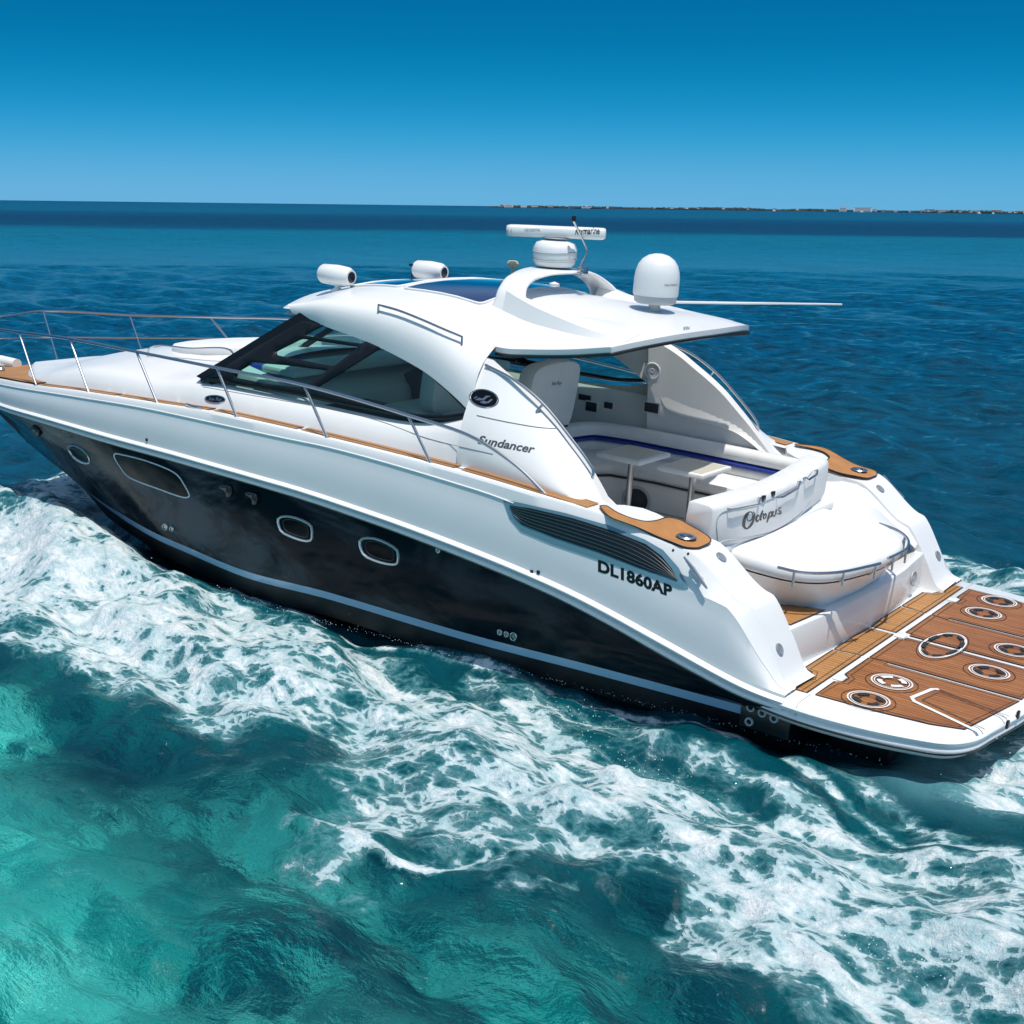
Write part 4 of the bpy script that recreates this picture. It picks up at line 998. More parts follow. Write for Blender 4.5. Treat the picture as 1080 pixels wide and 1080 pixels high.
# script name drawn with strokes
def stroke(mb, pts, ws, n=24):
    P = cr([(a, b_, 0) for a, b_ in pts], n); W_ = np.interp(np.linspace(0, 1, n), np.linspace(0, 1, len(ws)), ws); a_, b2 = [], []
    for i in range(n):
        t = P[min(i+1, n-1)]-P[max(i-1, 0)]; t = t/max(np.linalg.norm(t), 1e-6); nn = np.array([-t[1], t[0], 0])*W_[i]*.85
        for lst, q in ((a_, P[i]+nn), (b2, P[i]-nn)):
            h = on(BT, q[0], q[1], .0015); lst.append(h if h is not None else (lst[-1] if lst else np.zeros(3)))
    mb.add(*grid([a_, b2]))
def Oc(pts): return [(780+x/3.6, 500+y/3.6) for x, y in pts]
mb = MB(); T_ = [.5, 1.5, .6]
stroke(mb, Oc([(36, 150), (28, 162), (32, 178), (46, 172), (50, 152), (42, 143), (26, 152), (17, 178), (17, 200), (27, 207), (44, 192), (55, 165), (56, 148), (50, 142)]), [.5, .7, .5, .9, .6, .6, 1.4, 2.0, 1.8, .8, 1.6, 1.2, .6, .4], 60)
stroke(mb, Oc([(74, 158), (68, 158), (63, 170), (66, 180), (74, 172)]), [1.0, 1.4, .5])
stroke(mb, Oc([(88, 138), (80, 160), (79, 174), (84, 172)]), [.8, 1.5, .5]); stroke(mb, Oc([(78, 155), (92, 150)]), [.5, .6], 6)
stroke(mb, Oc([(95, 152), (90, 160), (92, 170), (99, 164), (100, 153), (95, 150)]), [1.2, .6, 1.2])
stroke(mb, Oc([(113, 145), (109, 165), (103, 184)]), [.7, 1.5, .7]); stroke(mb, Oc([(112, 152), (119, 143), (123, 150), (118, 162), (111, 163)]), [.5, 1.3, .6])
stroke(mb, Oc([(128, 140), (125, 156), (131, 160), (138, 146)]), [1.1, 1.0, .5]); stroke(mb, Oc([(140, 134), (137, 150), (141, 152)]), [1.2, 1.0, .5])
stroke(mb, Oc([(158, 128), (150, 130), (149, 138), (155, 142), (154, 150), (144, 150)]), [.8, .6, 1.4, .8])
mb.build('name_lettering', INK, bol, smooth=False)
# tables
for (cx_, cy_), (sx, sy), zt in (((-3.02, .42), (.50, .62), 1.45), ((-2.36, .48), (.50, .60), 1.43)):
    mb = MB(); prism(mb, chaikin([(cx_-sx/2, cy_-sy/2), (cx_+sx/2, cy_-sy/2), (cx_+sx/2, cy_+sy/2), (cx_-sx/2, cy_+sy/2)], 0), zt-.045, zt)
    t_ = mb.build('cockpit_table', VINYL, yacht, bevel=.012)
    mb = MB(); prism(mb, [(cx_-sx*.42, cy_-sy*.42), (cx_+sx*.42, cy_-sy*.42), (cx_+sx*.42, cy_+sy*.42), (cx_-sx*.42, cy_+sy*.42)], zt-.01, zt+.004); mb.build('inlay', CREAM, t_)
    mb = MB(); tube(mb, [(cx_+.05, cy_-.12, .78), (cx_+.05, cy_-.12, zt-.05)], .032, 16); lathe(mb, [(.10, 0), (.09, .015), (.04, .03)], (cx_+.05, cy_-.12, .78), 20); mb.build('table_leg', STEEL, t_)
# speakers and outlets on the starboard side
def disc(name, c_, nrm, r_, m, parent, m2=None):
    rot = Vector(nrm).to_track_quat('Z', 'Y').to_matrix(); mb = MB(); lathe(mb, [(0, .003), (r_*.25, .006), (r_*.3, .002), (r_*.72, .003), (r_*.8, .006)], c_, 24, rot=rot); 
    mb2 = MB(); lathe(mb2, [(r_*.8, .003), (r_*.84, .008), (r_*.96, .008), (r_, 0)], c_, 24, rot=rot)
    o = mb2.build(name, m, parent); mb.build('cone', m2 or DOMEG, o); return o
IT = bvh(*[o for o in bpy.data.objects if o.name.startswith(('pillar_panel', 'pillar_liner', 'cockpit_liner', 'sofa_base'))])
for u, v, r_, nm in ((688, 391, .092, 'cabin_speaker'), (671, 528, .16, 'floor_speaker')):
    d = Vector(ray(u, v)); h = IT.ray_cast(Vector(OB), d)
    if h[0] is not None:
        nrm = h[1] if h[1].dot(d) < 0 else -h[1]; disc(nm, h[0]+nrm*.004, nrm, r_, VINYL if nm[0] == 'c' else DOMEG, yacht, DOMEG if nm[0] == 'c' else DARKI)
for u, v, sx, sz in ((617, 420, .16, .08), (642, 428.5, .11, .09), (687.5, 430, .17, .10), (624, 429, .14, .10)):
    h = IT.ray_cast(Vector(OB), Vector(ray(u, v)))
    if h[0] is not None:
        mb = MB(); box(mb, h[0], (sx+.03, .012, sz+.03)); o = mb.build('outlet_panel', GREYF, yacht, bevel=.004); mb = MB(); box(mb, h[0]-Vector((0, .009, 0)), (sx, .012, sz)); mb.build('socket', DARKI, o, bevel=.003)
# inner transom shower/speaker and starboard wing vents
disc('shower_box', (-.285, 1.12, .64), (1, 0, .1), .075, DOMEG, yacht)

# --- roof equipment
def spot(x, y):
    mb = MB(); rot = Matrix.Rotation(R(90), 3, 'Y'); z = zroof(x, y)
    lathe(mb, [(0, -.22), (.085, -.215), (.10, -.19), (.108, 0), (.098, .14), (.075, .19), (.0, .195)], (x, y, z+.155), 28, rot=rot)
    lathe(mb, [(.075, 0), (.065, .02), (.03, .04), (.03, .08)], (x, y, z-.01), 16); o = mb.build('searchlight', WHITE, yacht)
    mb = MB(); lathe(mb, [(0, .012), (.045, .01), (.062, 0)], (x+.188, y, z+.155), 24, rot=rot); mb.build('rear_cap', BLACK, o)
spot(-6.02, -.75); spot(-6.02, .75)
mb = MB(); tube(mb, [(-6.24, .68, zroof(-6.24, .68)), (-6.24, .68, zroof(-6.24, .68)+.24)], .010, 6); box(mb, (-6.24, .68, zroof(-6.24, .68)+.245), (.05, .05, .025)); mb.build('small_antenna', BLACK, yacht)
mb = MB(); lathe(mb, [(.06, 0), (.055, .04), (.0, .06)], (-4.35, .75, zroof(-4.35, .75)), 16); mb.build('gps_puck', WHITE, yacht)
# transverse radar arch
def archsec(c_, ax_, wx, tz, tilt=0): 
    out = []
    for a in np.linspace(0, 2*math.pi, 16, endpoint=False):
        ca, sa = math.cos(a), math.sin(a); px = abs(ca)**.55*math.copysign(1, ca)*wx/2; pz = abs(sa)**.7*math.copysign(1, sa)*tz/2
        out.append(np.array(c_)+px*np.array([1, 0, 0])+pz*np.array(ax_))
    return out
rws = []
key = [(-.87, -3.74, -.04, .50, .06), (-.83, -3.75, .04, .36, .06), (-.77, -3.79, .12, .30, .06), (-.62, -3.84, .175, .30, .055), (-.35, -3.86, .20, .38, .05), (0, -3.86, .205, .48, .05)]
key = key+[(-a, b_, c_, d, e) for a, b_, c_, d, e in reversed(key[:-1])]
K = cr([(x, y, zroof(max(min(x, -2.4), -6), y)+h) for y, x, h, _, _ in key], 41); WX = np.interp(np.linspace(0, 1, 41), np.linspace(0, 1, 11), [k[3] for k in key]); TZ = np.interp(np.linspace(0, 1, 41), np.linspace(0, 1, 11), [k[4] for k in key])
for i in range(41):
    t = K[min(i+1, 40)]-K[max(i-1, 0)]; t = t/np.linalg.norm(t); axn = np.cross([1, 0, 0], t); axn = axn/np.linalg.norm(axn)
    rws.append(archsec(K[i], axn, WX[i], TZ[i]))
v, f = grid(rws, True); f.append(tuple(range(16))); f.append(tuple(reversed(range(40*16, 41*16)))); mb = MB(); mb.add(v, f); arc = mb.build('radar_arch', WHITE, yacht, ang=50)
for sgn in (-1, 1):
    rws = []
    for t in np.linspace(0, 1, 12):
        x = -3.80+t*1.50; y0 = .84+.28*t; h_ = .165*(1-t)**1.05; w0 = .16+.30*t
        rws.append([(x, sgn*(y0+.05), zroof(x, y0+.05)-.01), (x, sgn*y0, zroof(x, y0)+h_), (x, sgn*(y0-w0*.5), zroof(x, y0-w0*.5)+h_*.8), (x, sgn*(y0-w0), zroof(x, y0-w0)-.005)])
    mb = MB(); mb.add(*grid(rws)); mb.build('arch_fin', WHITE, arc, ang=30)
zt = K[20][2]+.04
rc = np.array([-3.86, 0, zt])
mb = MB(); lathe(mb, [(.18, 0), (.20, .03), (.215, .10), (.215, .17), (.19, .225), (.12, .25), (0, .252)], rc, 32); rad = mb.build('radar', WHITE, yacht, ang=50)
mb = MB(); 
for zz_ in (.07, .15): tube(mb, [(rc[0]+.216*math.cos(a), rc[1]+.216*math.sin(a), rc[2]+zz_+.02*math.sin(a)) for a in np.linspace(0, 2*math.pi, 30, endpoint=False)], .006, 6, closed=True)
mb.build('housing_seam', DOMEG, rad)
bd = np.array([.86, .51, 0.03]); bd = bd/np.linalg.norm(bd); bn = np.array([bd[1], -bd[0], 0])
bc = rc+np.array([0, 0, .325])
rws = []
for k, s in ((-.48, .3), (-.475, .75), (-.455, .95), (-.40, 1), (.40, 1), (.455, .97), (.475, .8), (.48, .4)):
    sec = []
    for a in np.linspace(0, 2*math.pi, 20, endpoint=False):
        ca, sa = math.cos(a), math.sin(a); sec.append(bc+bd*k+bn*(abs(ca)**.6*math.copysign(1, ca))*.075*s+np.array([0, 0, 1])*(abs(sa)**.6*math.copysign(1, sa))*.058*s)
    rws.append(sec)
mb = MB(); v, f = grid(rws, True); f.append(tuple(range(20))); f.append(tuple(reversed(range(7*20, 8*20)))); mb.add(v, f); bar = mb.build('scanner_bar', WHITE, rad, ang=50)
mb = MB(); lathe(mb, [(.10, -.10), (.10, -.07), (.14, -.055), (.0, -.05)], bc, 20); mb.build('turntable', DOMEG, rad)
mb = MB(); tube(mb, [bc-bd*.43, bc-bd*.482], [.0755, .062], 20, flat=.80); mb.build('end_cap', DOMEG, rad)
AT = bvh(bar)
lettering('bar_lettering', 'Raymarine', AT, (606.5, 247.2), (632.5, 246.8), (606.5, 239.6), INK, bar, bold=.012, off=.004)
lettering('bar_small_lettering', 'HD DIGITAL', AT, (553.5, 244), (570, 244), (553.5, 241.2), INKG, bar, bold=.0, off=.0015)
# dome
dc = (-2.70, 0.0, zroof(-2.7, 0)-.03)
mb = MB(); lathe(mb, [(0, .03), (.06, .03), (.09, .02), (.16, .015), (.19, 0)], dc, 28); dome = mb.build('satellite_dome', DOMEG, yacht, ang=40)
mb = MB(); lathe(mb, [(.055, 0), (.055, .11)], dc, 16); mb.build('dome_stem', VINYL, dome)
mb = MB(); lathe(mb, [(0, .10), (.17, .10), (.195, .115), (.205, .18)], dc, 40); mb.build('dome_base', DOMEG, dome)
mb = MB(); H = .53; lathe(mb, [(.208, .175), (.212, .20), (.211, .33), (.204, .39), (.184, .455), (.148, .505), (.095, .54), (.04, .555), (0, .557)], dc, 48); rdm = mb.build('radome', WHITE, dome)
DT = bvh(rdm)
lettering('dome_lettering', 'TRACVISION', DT, (700.5, 302), (714, 301.5), (700.5, 299.8), INKG, rdm, off=.003)
# GPS mushroom, light mast, whip antenna
mb = MB(); q = np.array([-4.32, -.05, zroof(-4.3, 0)]); tube(mb, [q, q+np.array([0, 0, .20])], .018, 8); lathe(mb, [(.0, .19), (.055, .19), (.06, .22), (.045, .245), (0, .25)], q, 18); mb.build('gps_antenna', YEL, yacht)
mb = MB(); q = np.array([-4.32, -.12, zroof(-4.3, 0)]); lathe(mb, [(.07, .0), (.07, .05), (0, .06)], q, 16); mb.build('horn_base', YEL, yacht)
m0 = at(612, 281, x=-3.6); m1 = at(620, 264, x=-3.6); m2_ = at(605, 233, x=-3.6)
mb = MB(); tube(mb, [m0+np.array([0, 0, -.06]), m0, m1, m2_], .011, 8); mast = mb.build('light_mast', STEEL, yacht)
mb = MB(); lathe(mb, [(0, .05), (.02, .045), (.022, 0), (.0, -.005)], m2_, 12); mb.build('mast_light', BLACK, mast)
mb = MB(); box(mb, m0+np.array([.02, .02, -.03]), (.10, .06, .07)); box(mb, m0+np.array([.06, -.02, -.05]), (.04, .09, .05)); mb.build('mast_bracket', STEEL, mast, bevel=.01)
v0 = at(728, 319, y=1.15); v1 = at(888, 321, y=1.15)
mb = MB(); tube(mb, [v0+(v0-v1)*.25, v0, v1], [.016, .014, .008], 8); mb.build('whip_antenna', WHITE, yacht)
lettering('roof_lettering', 'KVH', RT, (721, 348.5), (727, 348), (721, 345), INKG, yacht, bold=.02, off=.004)
# --- foredeck fittings
mb = MB(); q = at(10, 397, y=0); lathe(mb, [(.10, 0), (.09, .03), (.05, .06), (.045, .15)], q, 16); tube(mb, [q+np.array([-.19, -.0, .20]), q+np.array([.19, 0, .20])], [.075, .075], 12); mb.build('foredeck_light', WHITE, yacht, ang=50)
mb = MB(); prism(mb, chaikin([(-9.0, -.75), (-7.35, -.85), (-7.35, .85), (-9.0, .75)], 2), lambda x, y: zc_roof(x)-.06, lambda x, y: zc_roof(x)+.055-.05*y*y); mb.build('foredeck_sunpad', CUSH, yacht, bevel=.02)
for s in (-1, 1):
    P = [(-8.75, s*.98), (-8.7, s*.98), (-8.0, s*1.0), (-7.3, s*1.02), (-7.25, s*1.02)]; zz = [zc_roof(x)-.07+d for (x, y), d in zip(P, (0, .10, .10, .10, 0))]
    mb = MB(); tube(mb, cr([(x, y, z) for (x, y), z in zip(P, zz)], 20), .012, 6); mb.build('foredeck_handrail', STEEL, yacht)
mb = MB(); tube(mb, [(-12.3, .25, zdeck(-12.3)+.03), (-12.3, .25, zdeck(-12.3)+.10)], [.07, .05], 12); mb.build('windlass', STEEL, yacht)
mb = MB(); box(mb, (-13.75, 0, .93), (.75, .22, .05)); tube(mb, [(-14.05, -.1, .93), (-14.05, .1, .93)], .05, 10); mb.build('bow_roller', STEEL, yacht, bevel=.01)
for x_, y_ in ((-12.3, -.55), (-12.5, .35)):
    mb = MB(); lathe(mb, [(.05, 0), (.05, .03), (.03, .05), (0, .055)], (x_, y_, zdeck(x_)+.03), 12); mb.build('deck_fitting', STEEL, yacht)
# ================================================================== SEA
def W(u, v, z=0.0):
    d = fw+(u-540)/FPX*r2-(v-540)/FPX*u2; t = (z-CAM[2])/d[2]; return (CAM+t*d)[:2]
class Noise:
    def __init__(s, seed): g = np.random.default_rng(seed); s.t = g.random((256, 256)); 
    def n(s, x, y):
        xi = np.floor(x).astype(int); yi = np.floor(y).astype(int); fx = x-xi; fy = y-yi; fx = fx*fx*fx*(fx*(fx*6-15)+10); fy = fy*fy*fy*(fy*(fy*6-15)+10); t = s.t
        a = t[yi % 256, xi % 256]; b_ = t[yi % 256, (xi+1) % 256]; c_ = t[(yi+1) % 256, xi % 256]; d = t[(yi+1) % 256, (xi+1) % 256]
        return (a*(1-fx)+b_*fx)*(1-fy)+(c_*(1-fx)+d*fx)*fy
    def fbm(s, x, y, o=4, g=.5):
        r_ = 0; a = 1; tot = 0
        for k in range(o): r_ = r_+a*s.n(x*2**k+17.3*k, y*2**k+9.1*k); tot += a; a *= g
        return r_/tot
N1 = Noise(3); N2 = Noise(11)
# polar sheet round the viewpoint's foot: fine near the boat, coarse far away
yawc = math.pi/2-YAW
a_f = np.linspace(-34, 34, 760); a_c1 = np.linspace(36, 324, 80); angs = np.radians(np.concatenate([a_f, a_c1]))
rad_ = [1.2]
while rad_[-1] < 40000:
    r0 = rad_[-1]; k = 1.004 if 4.5 < r0 < 24 else (1.007 if r0 < 90 else (1.02 if r0 < 600 else 1.08)); 
    if r0 <= 4.5: k = 1.02
    rad_.append(r0*k)
rad_ = np.array(rad_)
AA, RR = np.meshgrid(yawc-angs, rad_); X = CAM[0]+RR*np.cos(AA); Y = CAM[1]+RR*np.sin(AA)
cell = np.maximum(RR*np.radians(68/759)*1.0, np.gradient(rad_)[:, None]); 
Z = np.zeros_like(X)
g = np.random.default_rng(5)
wd0 = R(78)
for i in range(110):
    lam = 0.28*(34)**(g.random()); amp = .0115*lam**.95*(.45+.8*g.random())*(1.6 if lam < 1.8 else (1.0 if lam < 3.2 else .40)); th = wd0+g.normal()*.55; k = 2*math.pi/lam; ph = g.random()*6.28
    fade = np.clip((lam/(cell*3.2))-1, 0, 1)
    pz = k*(X*math.cos(th)+Y*math.sin(th))+ph+1.6*N1.n(X/lam*.23+i*3.1, Y/lam*.23)
    s_ = (1+np.sin(pz))/2; Z += fade*amp*(2*s_**1.35-1)*.62
# ---- wake: foam density field, measured on the photograph, mirrored to starboard
YA = -np.abs(Y)
outx = [-14.6, -13.0, -11.3, -9.5, -7.5, -6.2, -5, -4.3, -3.6, -2.9, -2.4, -1.7, -1.2, -.85, -.17, .33, .8, 1.3, 2.4, 4, 8, 14, 40]
outy = [-.3, -2.2, -3.1, -3.7, -3.95, -4.1, -4.3, -4.25, -3.95, -4.1, -4.6, -4.9, -4.95, -4.75, -4.45, -4.35, -4.75, -4.75, -4.6, -5.0, -6.2, -8, -14]
hwx = [-12.2, -11.5, -10.5, -9.5, -8.5, -7.5, -6.2, -4.9, -3, 0, .5]
hwy = [0, -.35, -.7, -1.05, -1.35, -1.6, -1.75, -1.82, -1.82, -1.78, -1.7]
YO = np.interp(X, outx, outy)+(N1.fbm(X*1.3, Y*1.3, 3)-.5)*.9; YH = np.interp(X, hwx, hwy)
def sm(a, b_, x): t = np.clip((x-a)/(b_-a), 0, 1); return t*t*(3-2*t)
inx = [-13.6, -11.8, -9, -7, -5.8, -4.5, -3.4, -2.3, -1.2, 0, 1, 2, 5, 40]
iny = [.4, .25, -1.15, -1.80, -1.92, -1.95, -2.08, -2.30, -2.45, -2.65, -2.7, -2.6, -2.6, -4]
YI = np.interp(X, inx, iny)+(N1.fbm(X*1.7+5, Y*1.7, 3)-.5)*.35
dout = YA-YO; din = YI-YA
wband = np.clip(YI-YO, .3, 9)
t_ = np.clip(din/wband, -1, 2)
patch = N1.fbm(X*.9+3, Y*1.3+8, 4, .55)
dens = sm(-.04, .16, t_)*(1-sm(.55, 1.05, t_)*.42)*sm(-.12, .22, dout)*(.78+.46*(patch-.5)*2*.6)
base = np.interp(X, [-14.2, -13.0, -9.5, -7, -5, -3.5, -2, 0, 2, 6, 20, 60], [0, .85, 1.18, 1.18, 1.05, .92, .86, .82, .82, .74, .60, 0])
dens = dens*base
def stroke_d(pts, wd_, val, edge=.5):
    global dens
    P = np.array(pts, float); D = np.full(X.shape, 1e9)
    for a, b_ in zip(P[:-1], P[1:]):
        ab = b_-a; tt = np.clip(((X-a[0])*ab[0]+(YA-a[1])*ab[1])/(ab@ab), 0, 1); D = np.minimum(D, np.hypot(X-a[0]-tt*ab[0], YA-a[1]-tt*ab[1]))
    wob = (N2.fbm(X*4, Y*4, 3)-.5)*wd_*1.2
    dens = np.maximum(dens, val*(1-sm(wd_*(1-edge), wd_*(1+edge), D+wob)))
bx = X < 3.2
stroke_d([(-2.4, -2.35), (-1.6, -2.75), (-.9, -3.0), (-.65, -3.4), (-.05, -3.7), (.4, -4.0), (1.0, -4.3), (1.5, -4.45), (2.0, -4.5), (3.5, -4.9)], .15, .95, .9)
stroke_d([(-6, -2.2), (-4.8, -2.35), (-3.6, -2.6), (-2.4, -3.0), (-1.6, -3.3)], .20, .88, .9)
stroke_d([(-2.05, -4.80), (-1.75, -4.92), (-1.4, -4.98), (-1.1, -4.88), (-.9, -4.62)], .045, .98, .6)
stroke_d([(-4.2, -3.9), (-3.75, -3.95), (-3.5, -3.80)], .04, .9, .6)
stroke_d([(-.8, -3.0), (.2, -3.0), (1.2, -3.3), (2.4, -3.5)], .20, .80, .9)
stroke_d([(.3, -2.75), (1.0, -2.75), (1.9, -2.75), (2.6, -2.8)], .08, .72)
stroke_d([(-6.4, -1.85), (-4.9, -1.93), (-3.2, -1.93), (-1.6, -1.95), (-.2, -2.0), (.5, -2.3), (1.1, -2.55), (1.8, -2.62)], .045, .78, .9)
stroke_d([(-3.0, -2.15), (-2.0, -2.2), (-.8, -2.35), (.2, -2.5), (1.2, -2.8)], .12, .58, .95)
stroke_d([(.45, -2.0), (.9, -2.3), (1.5, -2.55)], .10, .55, .8)
# prop wash behind the platform
wash = sm(.8, 1.5, X)*(1-sm(1.75, 2.25, -YA+.12*np.maximum(X-2, 0)))*np.interp(X, [1, 3, 8, 25, 60], [1.0, 1.0, .9, .6, 0])
dens = np.maximum(dens, wash)
# scattered flecks
fleck = sm(.50, .68, N2.fbm(X*2.2+40, Y*2.2, 3))*sm(-1.1, -.05, dout)*sm(.2, 1, din)*.60*sm(-3.5, -2, X)
dens = np.maximum(dens, fleck*(X < 6))
dens = dens*(1-sm(.0, .06, YA-YH)*(X < .3)*(X > -12.3)*.0)
# wave form of the wake
hump = np.exp(-((YA-YO-.75)/.55)**2)*np.interp(X, [-14, -12.4, -10.5, -8, -5, -3, 0, 4, 20], [0, .08, .10, .10, .08, .08, .12, .12, 0])
YC = np.interp(X, [-13.5, -12.3, -10.5, -9, -7, -5, -3], [-1.15, -1.2, -1.40, -1.85, -2.5, -2.95, -3.2]); hump += np.exp(-((YA-YC)/.52)**2)*np.interp(X, [-13.8, -12.2, -11, -9.5, -8, -6, -3, -1], [0, .36, .55, .46, .27, .12, .04, 0])
hump += np.exp(-((YA-YH+.25)/.35)**2)*np.interp(X, [-12.6, -11.5, -9.5, -8, -6, -4, 0], [0, .04, .10, .10, .06, .02, .0])*(X < .2)
hump += -.16*np.exp(-(YA/1.5)**2)*sm(-.4, .6, X)*(1-sm(1.6, 3.2, X))+.30*np.exp(-((YA)/1.1)**2)*np.exp(-((X-3.6)/1.2)**2)+.26*np.exp(-((X-1.95)/.35)**2)*np.exp(-(YA/1.5)**4)
rough = (N1.fbm(X*1.4, Y*1.9, 4, .5)-.5)*.26+(N2.fbm(X*6, Y*8, 3, .5)-.5)*.03
lump = (N2.fbm(X*3.3+7, Y*3.3, 4, .6)-.42)
Z += hump*sm(900, 60, RR) if False else hump
Z += np.clip(dens, 0, 1)*(rough*.9+np.clip(lump, 0, 1)*.07*sm(.6, 1, dens))*(cell < .12)
# keep the surface below the platform and out of the hull
Z = np.where((np.abs(Y) < 2.15) & (X > -.3) & (X < 1.5), np.minimum(Z, .12), Z)
# aerated, paler water round the foam
aer = np.clip(sm(-.9, .5, dout)*sm(-.5, .4, din+.3)*base*1.1, 0, 1); aer = np.maximum(aer, wash); aer = np.maximum(aer, .85*sm(-.2, .5, X)*(1-sm(2.0, 2.7, -YA))*(1-sm(20, 60, X)))
aer = np.maximum(aer, dens*.8)
rr, cc = X.shape; idx = np.arange(rr*cc).reshape(rr, cc)
q = np.stack([idx[:-1, :], np.roll(idx, -1, 1)[:-1, :], np.roll(idx, -1, 1)[1:, :], idx[1:, :]], -1).reshape(-1, 4)
me = bpy.data.meshes.new('sea'); co = np.stack([X, Y, Z], -1).reshape(-1, 3).astype(np.float32)
nv = len(co); nf = len(q)
me.vertices.add(nv+1); cof = np.vstack([co, [[CAM[0], CAM[1], 0]]]); me.vertices.foreach_set('co', cof.astype(np.float32).ravel())
tri = np.stack([np.full(cc, nv), np.roll(idx[0], -1), idx[0]], -1)
loops = np.concatenate([q.ravel(), tri.ravel()]); me.loops.add(len(loops)); me.loops.foreach_set('vertex_index', loops.astype(np.int32))
me.polygons.add(nf+cc); me.polygons.foreach_set('loop_start', np.concatenate([np.arange(nf)*4, nf*4+np.arange(cc)*3]).astype(np.int32))
me.polygons.foreach_set('use_smooth', np.ones(nf+cc, bool))
me.update(calc_edges=True); me.validate()
if me.polygons[0].normal.z < 0: me.flip_normals()
washc = np.clip(sm(.15, 1.0, X)*(1-sm(1.7, 2.3, -YA+.12*np.maximum(X-2, 0)))*(1-sm(6, 20, X)), 0, 1)
for nm, arr in (('foam', dens), ('aeration', aer), ('wash', washc)):
    at_ = me.attributes.new(nm, 'FLOAT', 'POINT'); at_.data.foreach_set('value', np.append(arr.ravel(), 0).astype(np.float32))
sea = bpy.data.objects.new('sea', me); C.objects.link(sea); sea['kind'] = 'structure'

m = bpy.data.materials.new('sea_water'); m.use_nodes = True; n = m.node_tree; n.nodes.clear(); L = n.links.new
def nd(t, **k):
    x = n.nodes.new(t)
    for a, b_ in k.items(): setattr(x, a, b_)
    return x
def mth(op, a, b_=None, c_=None, clamp=False):
    x = nd('ShaderNodeMath', operation=op, use_clamp=clamp)
    for i, q_ in enumerate((a, b_, c_)):
        if q_ is None: continue
        if isinstance(q_, (int, float)): x.inputs[i].default_value = q_
        else: L(q_, x.inputs[i])
    return x.outputs[0]
def mix(f_, a, b_):
    x = nd('ShaderNodeMix', data_type='RGBA')
    for i, q_ in ((0, f_), (6, a), (7, b_)):
        if isinstance(q_, (int, float)): x.inputs[i].default_value = q_
        elif isinstance(q_, tuple): x.inputs[i].default_value = (*q_, 1)
        else: L(q_, x.inputs[i])
    return x.outputs[2]
def rng_(v_, a, b_, c_=0.0, d=1.0, smooth=True):
    x = nd('ShaderNodeMapRange', interpolation_type='SMOOTHSTEP' if smooth else 'LINEAR')
    for i, q_ in enumerate((v_, a, b_, c_, d)):
        if isinstance(q_, (int, float)): x.inputs[i].default_value = q_
        else: L(q_, x.inputs[i])
    return x.outputs[0]
geo = nd('ShaderNodeNewGeometry'); pos = geo.outputs['Position']
def mapped(scale, rz=0, loc=(0, 0, 0)):
    x = nd('ShaderNodeMapping'); x.inputs['Scale'].default_value = scale; x.inputs['Rotation'].default_value = (0, 0, rz); x.inputs['Location'].default_value = loc; L(pos, x.inputs[0]); return x.outputs[0]
def noise(vec, sc, det=4, rough=.5, dist=0.0):
    x = nd('ShaderNodeTexNoise'); x.inputs['Scale'].default_value = sc; x.inputs['Detail'].default_value = det; x.inputs['Roughness'].default_value = rough; x.inputs['Distortion'].default_value = dist; L(vec, x.inputs['Vector']); return x
foam = nd('ShaderNodeAttribute', attribute_name='foam').outputs['Fac']; aera = nd('ShaderNodeAttribute', attribute_name='aeration').outputs['Fac']
# seabed seen through the water: sand and seagrass patches near, broad bands far away
flat = mapped((1, 1, 0))
# distance measured away from the near corner of the bay, used for the seagrass bands offshore
axis = mapped((1, 1, 0), R(-36.06)); sx = nd('ShaderNodeSeparateXYZ'); 
rotm = nd('ShaderNodeVectorRotate', rotation_type='Z_AXIS'); rotm.inputs['Angle'].default_value = R(-36.06); L(flat, rotm.inputs['Vector']); L(rotm.outputs[0], sx.inputs[0])
# sx.Y is metres straight offshore
off_ = sx.outputs['Y']; lat = sx.outputs['X']
bandv = nd('ShaderNodeCombineXYZ'); L(mth('MULTIPLY', lat, .012), bandv.inputs[0]); L(mth('MULTIPLY', off_, .02), bandv.inputs[1])
bn1 = noise(bandv.outputs[0], 1.0, 5, .6).outputs[0]
bw = mth('MULTIPLY_ADD', mth('SUBTRACT', bn1, .5), mth('MULTIPLY', off_, .35), off_)
cr_ = nd('ShaderNodeValToRGB'); L(mth('LOGARITHM', mth('MAXIMUM', bw, 1.0), 10.0), cr_.inputs[0]) if False else None
lg = mth('DIVIDE', mth('LOGARITHM', mth('MAXIMUM', bw, 1.0), 10.0), 4.0)
L(lg, cr_.inputs[0]) if cr_ is not None else None
ramp = nd('ShaderNodeValToRGB'); L(lg, ramp.inputs[0]); ramp.color_ramp.interpolation = 'EASE'
def lgp(d): return math.log10(d)/4.0
stops = [(1.0, (.000, .044, .068)), (16, (.000, .050, .094)), (34, (.000, .058, .124)), (60, (.000, .072, .150)), (110, (.000, .115, .198)), (185, (.000, .128, .212)), (222, (.000, .032, .086)), (330, (.000, .026, .078)), (460, (.000, .042, .106)), (620, (.000, .082, .155)), (2500, (.000, .066, .140)), (9000, (.000, .035, .090))]
e = ramp.color_ramp.elements
while len(e) > 1: e.remove(e[0])
e[0].position = lgp(stops[0][0]); e[0].color = (*stops[0][1], 1)
for d_, c_ in stops[1:]:
    k = e.new(lgp(d_)); k.color = (*c_, 1)
far = ramp.outputs[0]
ptc = noise(mapped((.22, .35, 0)), 1.0, 4, .55).outputs[0]
far = mix(mth('MULTIPLY', rng_(ptc, .45, .70), .45), far, (.000, .045, .085))
